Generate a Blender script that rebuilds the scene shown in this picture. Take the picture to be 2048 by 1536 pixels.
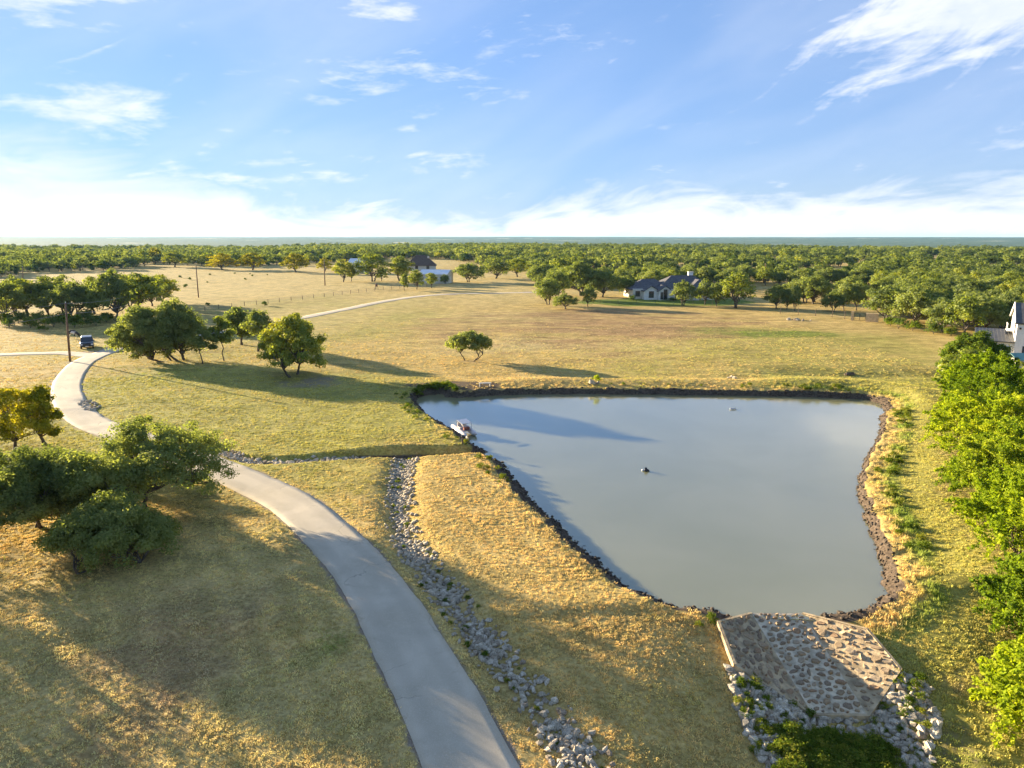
import bpy, math, random
import numpy as np
from mathutils import Vector, Matrix

for _o in list(bpy.data.objects):
    bpy.data.objects.remove(_o, do_unlink=True)
SC = bpy.context.scene
COL = SC.collection
RNG = np.random.default_rng(7)
random.seed(7)
R = math.radians

# ------------------------------------------------------------------ camera
CAM_H = 18.0
F_PX = 1400.0                       # focal length in pixels of the 2048 px wide photograph
PITCH = math.atan(294.0 / F_PX)
cam_d = bpy.data.cameras.new('camera')
cam_d.sensor_width = 36.0
cam_d.lens = 36.0 * F_PX / 2048.0
cam_d.clip_start = 0.5
cam_d.clip_end = 60000.0
cam = bpy.data.objects.new('camera', cam_d)
cam.location = (0, 0, CAM_H)
cam.rotation_euler = (math.pi / 2 - PITCH, 0, 0)
COL.objects.link(cam)
SC.camera = cam

# ------------------------------------------------------------------ sun and sky
SUN_EL = R(10.2)
SUN_AZ = R(146.0)                   # measured from +X, counter-clockwise: front left of the camera
sun_dir = Vector((math.cos(SUN_AZ) * math.cos(SUN_EL), math.sin(SUN_AZ) * math.cos(SUN_EL), math.sin(SUN_EL)))
sun_d = bpy.data.lights.new('sun', 'SUN')
sun_d.energy = 4.0
sun_d.angle = R(0.53)
sun_d.color = (1.0, 0.83, 0.58)
sun = bpy.data.objects.new('sun', sun_d)
sun.rotation_euler = (-sun_dir).to_track_quat('-Z', 'Y').to_euler()
sun.location = (0, 0, 200)
COL.objects.link(sun)

SC.view_settings.view_transform = 'Standard'
SC.view_settings.look = 'None'
SC.view_settings.gamma = 1.0
SC.view_settings.exposure = 2.46
SC.view_settings.use_curve_mapping = False
SC.render.film_transparent = False
cy = SC.cycles
cy.max_bounces = 8
cy.diffuse_bounces = 5
cy.glossy_bounces = 3
cy.transmission_bounces = 4
cy.volume_bounces = 0
cy.transparent_max_bounces = 6
cy.sample_clamp_indirect = 6.0
cy.caustics_reflective = False
cy.caustics_refractive = False


class NT:
    """small helper round a node tree"""
    def __init__(self, tree):
        self.t = tree
        self.n = tree.nodes
        self.l = tree.links

    def node(self, typ, **kw):
        nd = self.n.new(typ)
        for k, v in kw.items():
            setattr(nd, k, v)
        return nd

    def set(self, sock, v):
        if isinstance(v, bpy.types.NodeSocket):
            self.l.new(v, sock)
        elif v is not None:
            if sock.type == 'RGBA' and not hasattr(v, '__len__'):
                v = (v, v, v, 1)
            elif sock.type == 'RGBA' and len(v) == 3:
                v = (*v, 1)
            sock.default_value = v

    def math(self, op, a, b=None, c=None, clamp=False):
        nd = self.node('ShaderNodeMath', operation=op, use_clamp=clamp)
        self.set(nd.inputs[0], a)
        if b is not None: self.set(nd.inputs[1], b)
        if c is not None: self.set(nd.inputs[2], c)
        return nd.outputs[0]

    def vmath(self, op, a, b=None):
        nd = self.node('ShaderNodeVectorMath', operation=op)
        self.set(nd.inputs[0], a)
        if b is not None: self.set(nd.inputs[1], b)
        return nd.outputs[0]

    def mix(self, f, a, b, mode='MIX'):
        nd = self.node('ShaderNodeMix', data_type='RGBA', blend_type=mode)
        nd.clamp_factor = True
        self.set(nd.inputs[0], f); self.set(nd.inputs[6], a); self.set(nd.inputs[7], b)
        return nd.outputs[2]

    def ramp(self, v, lo, hi, a=0.0, b=1.0, smooth=True):
        nd = self.node('ShaderNodeMapRange', interpolation_type='SMOOTHSTEP' if smooth else 'LINEAR')
        self.set(nd.inputs[0], v)
        for i, x in ((1, lo), (2, hi), (3, a), (4, b)):
            self.set(nd.inputs[i], x)
        return nd.outputs[0]

    def noise(self, vec, scale, detail=4.0, rough=0.55, dist=0.0, out=0, lac=2.0, dim='3D'):
        nd = self.node('ShaderNodeTexNoise', noise_dimensions=dim)
        if vec is not None: self.l.new(vec, nd.inputs['Vector'])
        nd.inputs['Scale'].default_value = scale
        nd.inputs['Detail'].default_value = detail
        nd.inputs['Roughness'].default_value = rough
        nd.inputs['Distortion'].default_value = dist
        nd.inputs['Lacunarity'].default_value = lac
        return nd.outputs[out]

    def attr(self, name, typ='GEOMETRY', out='Fac'):
        nd = self.node('ShaderNodeAttribute', attribute_type=typ, attribute_name=name)
        return nd.outputs[out]


SKY_TINT = (0.435, 0.585, 0.885)


def build_world():
    w = bpy.data.worlds.new('World')
    SC.world = w
    w.use_nodes = True
    w.cycles.sampling_method = 'MANUAL'
    w.cycles.sample_map_resolution = 512
    g = NT(w.node_tree)
    g.n.clear()
    out = g.node('ShaderNodeOutputWorld')
    bg = g.node('ShaderNodeBackground')
    bg.inputs['Strength'].default_value = 0.105
    g.l.new(bg.outputs[0], out.inputs[0])
    sky = g.node('ShaderNodeTexSky', sky_type='NISHITA')
    sky.sun_disc = False
    sky.sun_elevation = SUN_EL
    sky.sun_rotation = math.pi / 2 - SUN_AZ
    sky.altitude = 300
    sky.air_density = 1.0
    sky.dust_density = 0.15
    sky.ozone_density = 3.0
    # a photograph's even, cool blue: the sky model compressed and tinted as a whole
    gm = g.node('ShaderNodeGamma')
    gm.inputs['Gamma'].default_value = 0.46
    g.l.new(sky.outputs[0], gm.inputs['Color'])
    base = g.mix(1.0, gm.outputs[0], SKY_TINT, 'MULTIPLY')
    # clouds, laid out on the sky by azimuth (from +Y, clockwise) and elevation in degrees
    tc = g.node('ShaderNodeTexCoord')
    sep = g.node('ShaderNodeSeparateXYZ')
    g.l.new(tc.outputs['Generated'], sep.inputs[0])
    x, y, z = sep.outputs
    az = g.math('MULTIPLY', g.math('ARCTAN2', x, y), 180 / math.pi)
    el = g.math('MULTIPLY', g.math('ARCSINE', z), 180 / math.pi)

    def coords(sx, sy, rot):
        cmb = g.node('ShaderNodeCombineXYZ')
        c, s = math.cos(rot), math.sin(rot)
        g.set(cmb.inputs[0], g.math('MULTIPLY', g.math('ADD', g.math('MULTIPLY', az, c), g.math('MULTIPLY', el, s)), sx))
        g.set(cmb.inputs[1], g.math('MULTIPLY', g.math('SUBTRACT', g.math('MULTIPLY', el, c), g.math('MULTIPLY', az, s)), sy))
        return cmb.outputs[0]

    v1 = coords(0.11, 0.42, R(4))
    v2 = coords(0.10, 0.34, R(22))
    n1 = g.noise(v1, 1.0, 5, 0.58, 0.6, dim='2D')
    n2 = g.noise(v2, 1.3, 5, 0.60, 0.8, dim='2D')
    n3 = g.noise(v1, 3.4, 4, 0.62, dim='2D')
    nz = g.math('ADD', g.math('MULTIPLY', n1, 0.62), g.math('MULTIPLY', n3, 0.38))
    nz2 = g.math('ADD', g.math('MULTIPLY', n2, 0.68), g.math('MULTIPLY', n3, 0.32))

    def blob(a0, e0, ra, re, amp, slope=0.0):
        da = g.math('DIVIDE', g.math('SUBTRACT', az, a0), ra)
        e1 = g.math('SUBTRACT', g.math('SUBTRACT', el, e0), g.math('MULTIPLY', g.math('SUBTRACT', az, a0), slope))
        de = g.math('DIVIDE', e1, re)
        d2 = g.math('ADD', g.math('MULTIPLY', da, da), g.math('MULTIPLY', de, de))
        return g.math('MULTIPLY', g.math('EXPONENT', g.math('MULTIPLY', d2, -1.0)), amp)

    def total(items):
        s = items[0]
        for i in items[1:]:
            s = g.math('ADD', s, i)
        return s

    wisps = total([blob(-29.5, 8.0, 5.0, 2.2, 0.30), blob(-36, 15.6, 7.5, 2.6, 0.60), blob(-14, 5.0, 8.0, 1.4, 0.22),
                   blob(-12, 11.0, 9.0, 3.5, 0.13), blob(-9, 16.2, 4.5, 1.0, 0.27), blob(-5.5, 5.4, 3.0, 0.9, 0.17),
                   blob(-24, 3.9, 6.0, 0.8, 0.20), blob(11.5, 4.2, 3.5, 0.6, 0.2), blob(19, 7.0, 6.0, 0.8, 0.17)])
    veil = total([blob(34, 15.0, 11.0, 3.8, 0.62, 0.10), blob(24, 9.5, 7.0, 0.9, 0.13, 0.6), blob(37, 6.0, 8.0, 0.9, 0.20),
                  blob(40, 8.5, 6.0, 1.0, 0.22)])
    m1 = g.ramp(g.math('ADD', nz, g.math('SUBTRACT', wisps, 0.05)), 0.52, 0.84)
    m2 = g.ramp(g.math('ADD', nz2, g.math('SUBTRACT', veil, 0.07)), 0.50, 0.90)
    # low bank along the whole horizon, higher in some directions than in others
    wave = g.math('ADD', g.math('MULTIPLY', g.math('SUBTRACT', n1, 0.5), 5.0), g.math('MULTIPLY', g.math('SUBTRACT', nz2, 0.5), 4.0))
    top = g.math('ADD', 2.0, total([blob(-34, 0, 13, 400, 3.4), blob(12, 0, 9, 400, 1.3), blob(34, 0, 12, 400, 1.6)]))
    hgt = g.math('DIVIDE', g.math('SUBTRACT', g.math('ADD', el, wave), 0.0), top)
    m3 = g.math('MULTIPLY', g.ramp(hgt, 0.25, 1.35, 1.0, 0.0), 0.94)
    thin = g.ramp(g.noise(v2, 0.35, 3, 0.5, 0.5, dim='2D'), 0.30, 0.70, 0.02, 0.165)
    cloud = g.math('MAXIMUM', g.math('MAXIMUM', g.math('MULTIPLY', m1, 0.66), g.math('MULTIPLY', m2, 0.72)), g.math('MAXIMUM', m3, thin))
    ccol = g.mix(g.ramp(nz2, 0.35, 0.65), (1.85, 1.92, 2.05), (2.20, 2.18, 2.20))
    final = g.mix(cloud, base, ccol)
    g.l.new(final, bg.inputs['Color'])


build_world()

# ------------------------------------------------------------------ pixel -> place on the ground
CP, SP = math.cos(PITCH), math.sin(PITCH)


def P(px, py, z=0.0):
    u, v = px - 1024.0, py - 768.0
    t = (CAM_H - z) / (v * CP + F_PX * SP)
    return np.array((u * t, (F_PX * CP - v * SP) * t, z))


def to_px(p):
    p = np.asarray(p, float)
    x, y, z = p[..., 0], p[..., 1], p[..., 2] - CAM_H
    d = y * CP - z * SP
    return 1024 + F_PX * x / d, 768 - F_PX * (y * SP + z * CP) / d, d


def smooth(a, b, x):
    t = np.clip((x - a) / (b - a), 0, 1)
    return t * t * (3 - 2 * t)


def _hash(ix, iy, s):
    h = (ix.astype(np.int64) * 374761393 + iy.astype(np.int64) * 668265263 + s * 1442695041) & 0x7fffffff
    h = ((h ^ (h >> 13)) * 1274126177) & 0x7fffffff
    return ((h ^ (h >> 16)) & 0xffff) / 65535.0


def vnoise(x, y, s=0):
    ix, iy = np.floor(x), np.floor(y)
    fx, fy = x - ix, y - iy
    fx = fx * fx * (3 - 2 * fx); fy = fy * fy * (3 - 2 * fy)
    a, b = _hash(ix, iy, s), _hash(ix + 1, iy, s)
    c, d = _hash(ix, iy + 1, s), _hash(ix + 1, iy + 1, s)
    return (a + (b - a) * fx) * (1 - fy) + (c + (d - c) * fx) * fy


def fbm(x, y, s=0, o=4):
    v, a, n = 0.0, 1.0, 0.0
    for i in range(o):
        v = v + a * vnoise(x, y, s + i * 17); n += a
        x, y, a = x * 2.03 + 11.3, y * 2.03 - 7.7, a * 0.5
    return v / n


def curve(pts, n=12, closed=False):
    """Catmull-Rom through points"""
    pts = np.asarray(pts, float)
    m = len(pts)
    out = []
    for i in range(m if closed else m - 1):
        if closed:
            p0, p1, p2, p3 = pts[(i - 1) % m], pts[i], pts[(i + 1) % m], pts[(i + 2) % m]
        else:
            p0, p1, p2, p3 = pts[max(i - 1, 0)], pts[i], pts[i + 1], pts[min(i + 2, m - 1)]
        for k in range(n):
            t = k / n
            out.append(0.5 * (2 * p1 + (p2 - p0) * t + (2 * p0 - 5 * p1 + 4 * p2 - p3) * t * t + (3 * p1 - p0 - 3 * p2 + p3) * t ** 3))
    if not closed:
        out.append(pts[-1])
    return np.array(out)


def dist_path(x, y, path, closed=False, signed=False):
    """dist_path_full near the line; a coarse value further than 9 m away"""
    x = np.asarray(x, float); y = np.asarray(y, float)
    if len(x) < 2000 or len(path) < 40:
        return dist_path_full(x, y, path, closed, signed)
    lo, hi = path[:, :2].min(0), path[:, :2].max(0)
    bx = np.maximum(np.maximum(lo[0] - x, x - hi[0]), 0); by = np.maximum(np.maximum(lo[1] - y, y - hi[1]), 0)
    best = np.hypot(bx, by) + 14.0
    arc = np.zeros(x.shape); side = np.zeros(x.shape)
    m = best < 24.0
    b, a, sd = dist_path_full(x[m], y[m], path[::6], closed, signed)
    best[m], arc[m], side[m] = b, a * 1.01, sd
    n = m.copy(); n[m] = np.abs(b) < 9.0
    b, a, sd = dist_path_full(x[n], y[n], path, closed, signed)
    best[n], arc[n], side[n] = b, a, sd
    return best, arc, side


def dist_path_full(x, y, path, closed=False, signed=False):
    """distance to a polyline (and arc length of the nearest point); signed: negative inside a closed outline"""
    x = np.asarray(x, float); y = np.asarray(y, float)
    best = np.full(x.shape, 1e9); arc = np.zeros(x.shape); side = np.zeros(x.shape)
    inside = np.zeros(x.shape, bool)
    pts = path[:, :2]
    n = len(pts)
    acc = 0.0
    for i in range(n if closed else n - 1):
        a, b = pts[i], pts[(i + 1) % n]
        ex, ey = b - a
        L2 = ex * ex + ey * ey + 1e-12
        t = np.clip(((x - a[0]) * ex + (y - a[1]) * ey) / L2, 0, 1)
        dx, dy = x - a[0] - t * ex, y - a[1] - t * ey
        d = np.hypot(dx, dy)
        m = d < best
        best[m] = d[m]
        L = math.sqrt(L2)
        arc[m] = acc + t[m] * L
        side[m] = np.sign(ex * dy[m] - ey * dx[m])
        acc += L
        if closed:
            c = (a[1] > y) != (b[1] > y)
            xi = a[0] + (y - a[1]) / (b[1] - a[1] + 1e-12) * ex
            inside ^= c & (x < xi)
    if signed:
        best = np.where(inside, -best, best)
    return best, arc, side


ZW = -0.72                                       # water level
pond_px = [(838, 797), (858, 791), (884, 789), (893, 795), (935, 796), (985, 792), (1060, 790), (1150, 789), (1300, 790), (1450, 792),
           (1600, 795), (1700, 798), (1745, 803), (1761, 815), (1760, 838), (1751, 870), (1738, 905), (1722, 940), (1715, 975),
           (1721, 1012), (1736, 1052), (1752, 1100), (1762, 1150), (1764, 1180), (1750, 1200), (1700, 1216), (1640, 1224), (1605, 1227),
           (1503, 1227), (1440, 1222), (1370, 1211), (1300, 1188), (1250, 1158), (1200, 1122), (1150, 1074), (1100, 1028), (1050, 974),
           (1008, 930), (984, 914), (976, 904), (955, 890), (930, 872), (900, 855), (870, 838), (846, 816)]
POND = curve([P(a, b, ZW)[:2] for a, b in pond_px], 5, True)
_rg = np.random.default_rng(3)
_jit = np.array([fbm(np.array([i * 0.55]), np.array([3.3]), 5, 3)[0] - 0.5 for i in range(len(POND))])
_nrm = np.roll(POND, -1, 0) - np.roll(POND, 1, 0)
_nrm = np.stack([_nrm[:, 1], -_nrm[:, 0]], 1) / np.linalg.norm(_nrm, axis=1)[:, None]
POND = POND + _nrm * (_jit * 0.9)[:, None]

ditch_px = [(812, 918), (800, 965), (800, 1015), (806, 1065), (838, 1120), (880, 1175), (930, 1238), (985, 1300), (1040, 1362), (1085, 1410),
            (1130, 1462), (1190, 1530), (1260, 1600)]
DITCH = curve([P(a, b, -0.4)[:2] for a, b in ditch_px], 6)
creek_px = [(440, 905), (478, 922), (520, 931), (575, 931), (640, 925), (700, 920), (760, 914), (800, 911), (850, 910), (905, 909), (950, 904), (990, 902)]
CREEK = curve([P(a, b, -0.4)[:2] for a, b in creek_px], 6)
swale_px = [(168, 805), (185, 820), (200, 840), (225, 860), (300, 882), (400, 900), (440, 905)]
SWALE = curve([P(a, b, -0.1)[:2] for a, b in swale_px], 6)

# spillway axis
LIP = P(1554, 1227, ZW)
TOE = P(1680, 1429, -2.0)
AX = (TOE - LIP)[:2]; AXL = float(np.linalg.norm(AX)); AX = AX / AXL
AXN = np.array((-AX[1], AX[0]))                  # points to +x side


def valley(x, y):
    s = (x - LIP[0]) * AX[0] + (y - LIP[1]) * AX[1]
    w = np.abs((x - LIP[0]) * AXN[0] + (y - LIP[1]) * AXN[1])
    zf = ZW - 0.02 - 0.20 * np.clip(s, 0, 7.5)
    zf = zf - 0.03 * np.clip(s - 7.5, 0, 40)
    hw = 1.25 + 0.09 * np.clip(s - 6, 0, 12)
    z = zf + 0.28 * np.clip(w - hw, 0, 2.3) + 0.33 * np.clip(w - hw - 2.3, 0, 60)
    rs = (x - LIP[0]) * AXN[0] + (y - LIP[1]) * AXN[1] > 0
    zp = -0.05 - np.where(rs, 0.17, 0.085 + 0.085 * (1 - smooth(5, 11, w))) * np.clip(s, 0, 24) - 0.25 * smooth(0, 2, s) * (1 - smooth(4, 8, w))
    e = np.clip(0.5 + 0.5 * (zp - z) / 0.5, 0, 1)
    z = zp * (1 - e) + z * e - 0.5 * e * (1 - e)
    z = np.where(s < 0, z - 0.9 * s, z)
    return z, s, w


FLAT_TREES = []


def H(x, y):
    x = np.asarray(x, float); y = np.asarray(y, float)
    r = np.hypot(x, y)
    h = (fbm(x / 38, y / 38, 1, 3) - 0.5) * 0.55 * smooth(20, 70, r)
    h = h + (fbm(x / 6.0, y / 6.0, 2, 3) - 0.5) * 0.14
    # the country beyond
    far = smooth(160, 700, r)
    h = h + far * (fbm(x / 420, y / 420, 8, 3) - 0.5) * 7.0
    h = h - 20 * smooth(1150, 2100, r)
    hill = smooth(3200, 8600, r)
    h = h + hill * (22 + 22 * (fbm(x / 2600 + 3, y / 1700, 12, 4)) + 5 * fbm(x / 500, y / 500, 14, 3))
    h = h - 60 * smooth(11500, 14000, r)
    m = (np.abs(x) < 95) & (y > 5) & (y < 125)
    if m.any():
        xs, ys = x[m], y[m]
        hs = h[m]
        sd, arc, _ = dist_path(xs, ys, POND, True, True)
        # dam on the right falling away to the trees
        mr = smooth(14, 24, xs - (ys - 40) * 0.30) * (1 - smooth(84, 100, ys))
        crest = 0.30 * smooth(2, 6, sd)
        fall = smooth(6.5, 21.0, sd)
        hs = hs * (1 - mr) + mr * (crest - 2.5 * fall + (fbm(xs / 5, ys / 5, 31, 3) - 0.5) * 0.25)
        # low levee behind the far bank
        ml = np.exp(-((sd - 4.5) / 2.2) ** 2) * smooth(60, 74, ys) * smooth(-14, 6, xs)
        hs = hs + 0.45 * ml
        # ditches
        d, a, sdx = dist_path(xs, ys, DITCH)
        hs = hs - 0.50 * np.exp(-(d / 1.25) ** 2)
        d, a, sdx = dist_path(xs, ys, CREEK)
        wdt = 0.55 + 0.30 * smooth(8, 18, a)
        dep = 0.35 + 0.50 * smooth(10, 17, a)
        hs = hs - dep * (1 - smooth(wdt, wdt + 0.65, d))
        d, a, sdx = dist_path(xs, ys, SWALE)
        hs = hs - 0.18 * np.exp(-(d / 1.0) ** 2)
        # spillway valley
        zv, s, w = valley(xs, ys)
        k = 0.8
        e = np.clip(0.5 + 0.5 * (zv - hs) / k, 0, 1)
        sm = zv * (1 - e) + hs * e - k * e * (1 - e)
        hs = np.where(s > -1.5, sm, hs)
        hs = hs + np.where(s > 0, smooth(7, 9, s) * (1 - smooth(4, 7, w)) * (fbm(xs * 1.1, ys * 1.1, 41, 3) - 0.5) * 0.5, 0)
        # banks of the pond: steep muddy face, ragged
        rag = (fbm(xs * 0.9, ys * 0.9, 51, 3) - 0.5)
        wide = 1.05 + 0.5 * rag - 0.45 * smooth(18, 26, xs) * (1 - smooth(68, 74, ys)) + 0.75 * (1 - smooth(14, 22, xs)) * (1 - smooth(64, 72, ys))
        face = smooth(-0.15, 1.0, sd / wide)
        bank = (ZW - 0.12) + face * (0.76 + 0.25 * rag)
        low = np.minimum(bank, hs)
        inn = ZW - 0.12 - 0.45 * np.clip(-sd - 0.1, 0, 3.0)
        hs2 = np.where(sd > 2.6, hs, np.where(sd > 0, hs * smooth(0.9, 2.6, sd) + low * (1 - smooth(0.9, 2.6, sd)), inn))
        rough = (fbm(xs * 2.6, ys * 2.6, 61, 3) - 0.5) * 0.45 * np.exp(-((sd - 0.7) / 0.75) ** 2)
        lipm = (1 - smooth(1.6, 2.6, w)) * smooth(-1.2, -0.2, s)
        hs2 = np.where(sd > 0, np.where(s > -0.6, hs2 + rough * (1 - smooth(-1.5, 0, s)), np.maximum(hs2 + rough, ZW - 0.05)), hs2)
        hs2 = hs2 * (1 - lipm) + np.minimum(hs2, zv - 0.16) * lipm
        h[m] = hs2
    return h


GRID = {}


def HG(x, y):
    """height of the built ground mesh"""
    gx, gy, Z = GRID['x'], GRID['y'], GRID['z']
    x = np.clip(np.atleast_1d(np.asarray(x, float)), gx[0], gx[-1]); y = np.clip(np.atleast_1d(np.asarray(y, float)), gy[0], gy[-1])
    i = np.clip(np.searchsorted(gx, x) - 1, 0, len(gx) - 2); j = np.clip(np.searchsorted(gy, y) - 1, 0, len(gy) - 2)
    u = (x - gx[i]) / (gx[i + 1] - gx[i]); v = (y - gy[j]) / (gy[j + 1] - gy[j])
    return (Z[j, i] * (1 - u) + Z[j, i + 1] * u) * (1 - v) + (Z[j + 1, i] * (1 - u) + Z[j + 1, i + 1] * u) * v


def G(px, py, n=30):
    """ground point seen at a pixel of the photograph"""
    z = 0.0
    for _ in range(n):
        p = P(px, py, z)
        z = 0.5 * z + 0.5 * float(HG(p[0], p[1])[0])
    return np.array((p[0], p[1], float(HG(p[0], p[1])[0])))


def hz(x, y):
    return float(HG(x, y)[0])


# ------------------------------------------------------------------ mesh helpers
def mesh_obj(name, verts, faces, mats=None, parent=None, smooth_shade=False, link=True):
    me = bpy.data.meshes.new(name)
    me.from_pydata([tuple(map(float, v)) for v in verts], [], [tuple(f) for f in faces])
    me.update()
    if smooth_shade:
        me.polygons.foreach_set('use_smooth', [True] * len(me.polygons))
    if mats:
        for m in (mats if isinstance(mats, (list, tuple)) else [mats]):
            me.materials.append(m)
    o = bpy.data.objects.new(name, me)
    if link: COL.objects.link(o)
    if parent: o.parent = parent
    return o


def np_mesh(name, verts, quads=None, tris=None, mat=None):
    """fast mesh from arrays"""
    me = bpy.data.meshes.new(name)
    verts = np.asarray(verts, np.float32)
    nq = 0 if quads is None else len(quads)
    nt = 0 if tris is None else len(tris)
    me.vertices.add(len(verts))
    me.vertices.foreach_set('co', verts.ravel())
    loops = np.concatenate([np.asarray(quads, np.int32).ravel() if nq else np.zeros(0, np.int32),
                            np.asarray(tris, np.int32).ravel() if nt else np.zeros(0, np.int32)])
    me.loops.add(len(loops))
    me.loops.foreach_set('vertex_index', loops)
    me.polygons.add(nq + nt)
    starts = np.concatenate([np.arange(nq) * 4, nq * 4 + np.arange(nt) * 3]).astype(np.int32)
    me.polygons.foreach_set('loop_start', starts)
    me.update(calc_edges=True)
    me.validate()
    if mat: me.materials.append(mat)
    return me


def fattr(me, name, vals, domain='POINT'):
    a = me.attributes.new(name, 'FLOAT', domain)
    a.data.foreach_set('value', np.asarray(vals, np.float32))


def shade_smooth(me):
    me.polygons.foreach_set('use_smooth', np.ones(len(me.polygons), bool))


def tag(o, label=None, cat=None, group=None, kind=None):
    if label: o['label'] = label
    if cat: o['category'] = cat
    if group: o['group'] = group
    if kind: o['kind'] = kind
    return o


def empty(name, loc=(0, 0, 0), rz=0.0, label=None, cat=None, group=None):
    o = bpy.data.objects.new(name, None)
    o.empty_display_size = 0.3
    o.location = tuple(map(float, loc)); o.rotation_euler = (0, 0, rz)
    COL.objects.link(o)
    return tag(o, label, cat, group)


class MB:
    """collects simple shapes into one mesh"""
    def __init__(self):
        self.v, self.f = [], []

    def add(self, vs, fs):
        k = len(self.v)
        self.v += [tuple(map(float, v)) for v in vs]
        self.f += [tuple(k + i for i in f) for f in fs]
        return self

    def box(self, lo, hi):
        x0, y0, z0 = lo; x1, y1, z1 = hi
        return self.add([(x0, y0, z0), (x1, y0, z0), (x1, y1, z0), (x0, y1, z0), (x0, y0, z1), (x1, y0, z1), (x1, y1, z1), (x0, y1, z1)],
                        [(0, 3, 2, 1), (4, 5, 6, 7), (0, 1, 5, 4), (1, 2, 6, 5), (2, 3, 7, 6), (3, 0, 4, 7)])

    def prism(self, poly, axis, a, b):
        """poly: 2-D outline (counter-clockwise); extruded along axis 0/1/2 from a to b"""
        n = len(poly)
        def mk(p, t):
            q = list(p); q.insert(axis, t); return q
        vs = [mk(p, a) for p in poly] + [mk(p, b) for p in poly]
        fs = [tuple(range(n))[::-1], tuple(range(n, 2 * n))] + [(i, (i + 1) % n, n + (i + 1) % n, n + i) for i in range(n)]
        return self.add(vs, fs)

    def tube(self, pts, rad, k=6, cap=True):
        pts = [Vector(p) for p in pts]
        if not hasattr(rad, '__len__'): rad = [rad] * len(pts)
        rings = []
        up = Vector((0, 0, 1))
        base = len(self.v)
        for i, p in enumerate(pts):
            d = (pts[min(i + 1, len(pts) - 1)] - pts[max(i - 1, 0)]).normalized()
            a = d.cross(up if abs(d.z) < 0.95 else Vector((1, 0, 0))).normalized()
            b = d.cross(a)
            for j in range(k):
                t = 2 * math.pi * j / k
                self.v.append(tuple(p + (a * math.cos(t) + b * math.sin(t)) * rad[i]))
        for i in range(len(pts) - 1):
            for j in range(k):
                q = base + i * k
                self.f.append((q + j, q + (j + 1) % k, q + k + (j + 1) % k, q + k + j))
        if cap:
            self.f.append(tuple(base + j for j in range(k))[::-1])
            self.f.append(tuple(base + (len(pts) - 1) * k + j for j in range(k)))
        return self

    def build(self, name, mat, parent=None, sm=False):
        return mesh_obj(name, self.v, self.f, mat, parent, sm)


# ------------------------------------------------------------------ materials
def new_mat(name):
    m = bpy.data.materials.new(name)
    m.use_nodes = True
    g = NT(m.node_tree)
    g.n.clear()
    out = g.node('ShaderNodeOutputMaterial')
    b = g.node('ShaderNodeBsdfPrincipled')
    g.l.new(b.outputs[0], out.inputs[0])
    return m, g, b, out


def simple_mat(name, col, rough=0.7, var=0.12, scale=3.0, metal=0.0, bump=0.0, spec=0.4, col2=None):
    m, g, b, out = new_mat(name)
    geo = g.node('ShaderNodeTexCoord')
    n = g.noise(geo.outputs['Object'], scale, 5, 0.6)
    d = tuple(c * (1 - var * 2) for c in col) if col2 is None else col2
    u = tuple(min(1, c * (1 + var)) for c in col)
    c = g.mix(g.ramp(n, 0.3, 0.7), d, u)
    g.l.new(c, b.inputs['Base Color'])
    b.inputs['Roughness'].default_value = rough
    b.inputs['Metallic'].default_value = metal
    b.inputs['Specular IOR Level'].default_value = spec
    if bump:
        bn = g.node('ShaderNodeBump')
        bn.inputs['Strength'].default_value = bump
        bn.inputs['Distance'].default_value = 0.05
        g.l.new(g.noise(geo.outputs['Object'], scale * 4, 5, 0.6), bn.inputs['Height'])
        g.l.new(bn.outputs[0], b.inputs['Normal'])
    return m


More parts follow.
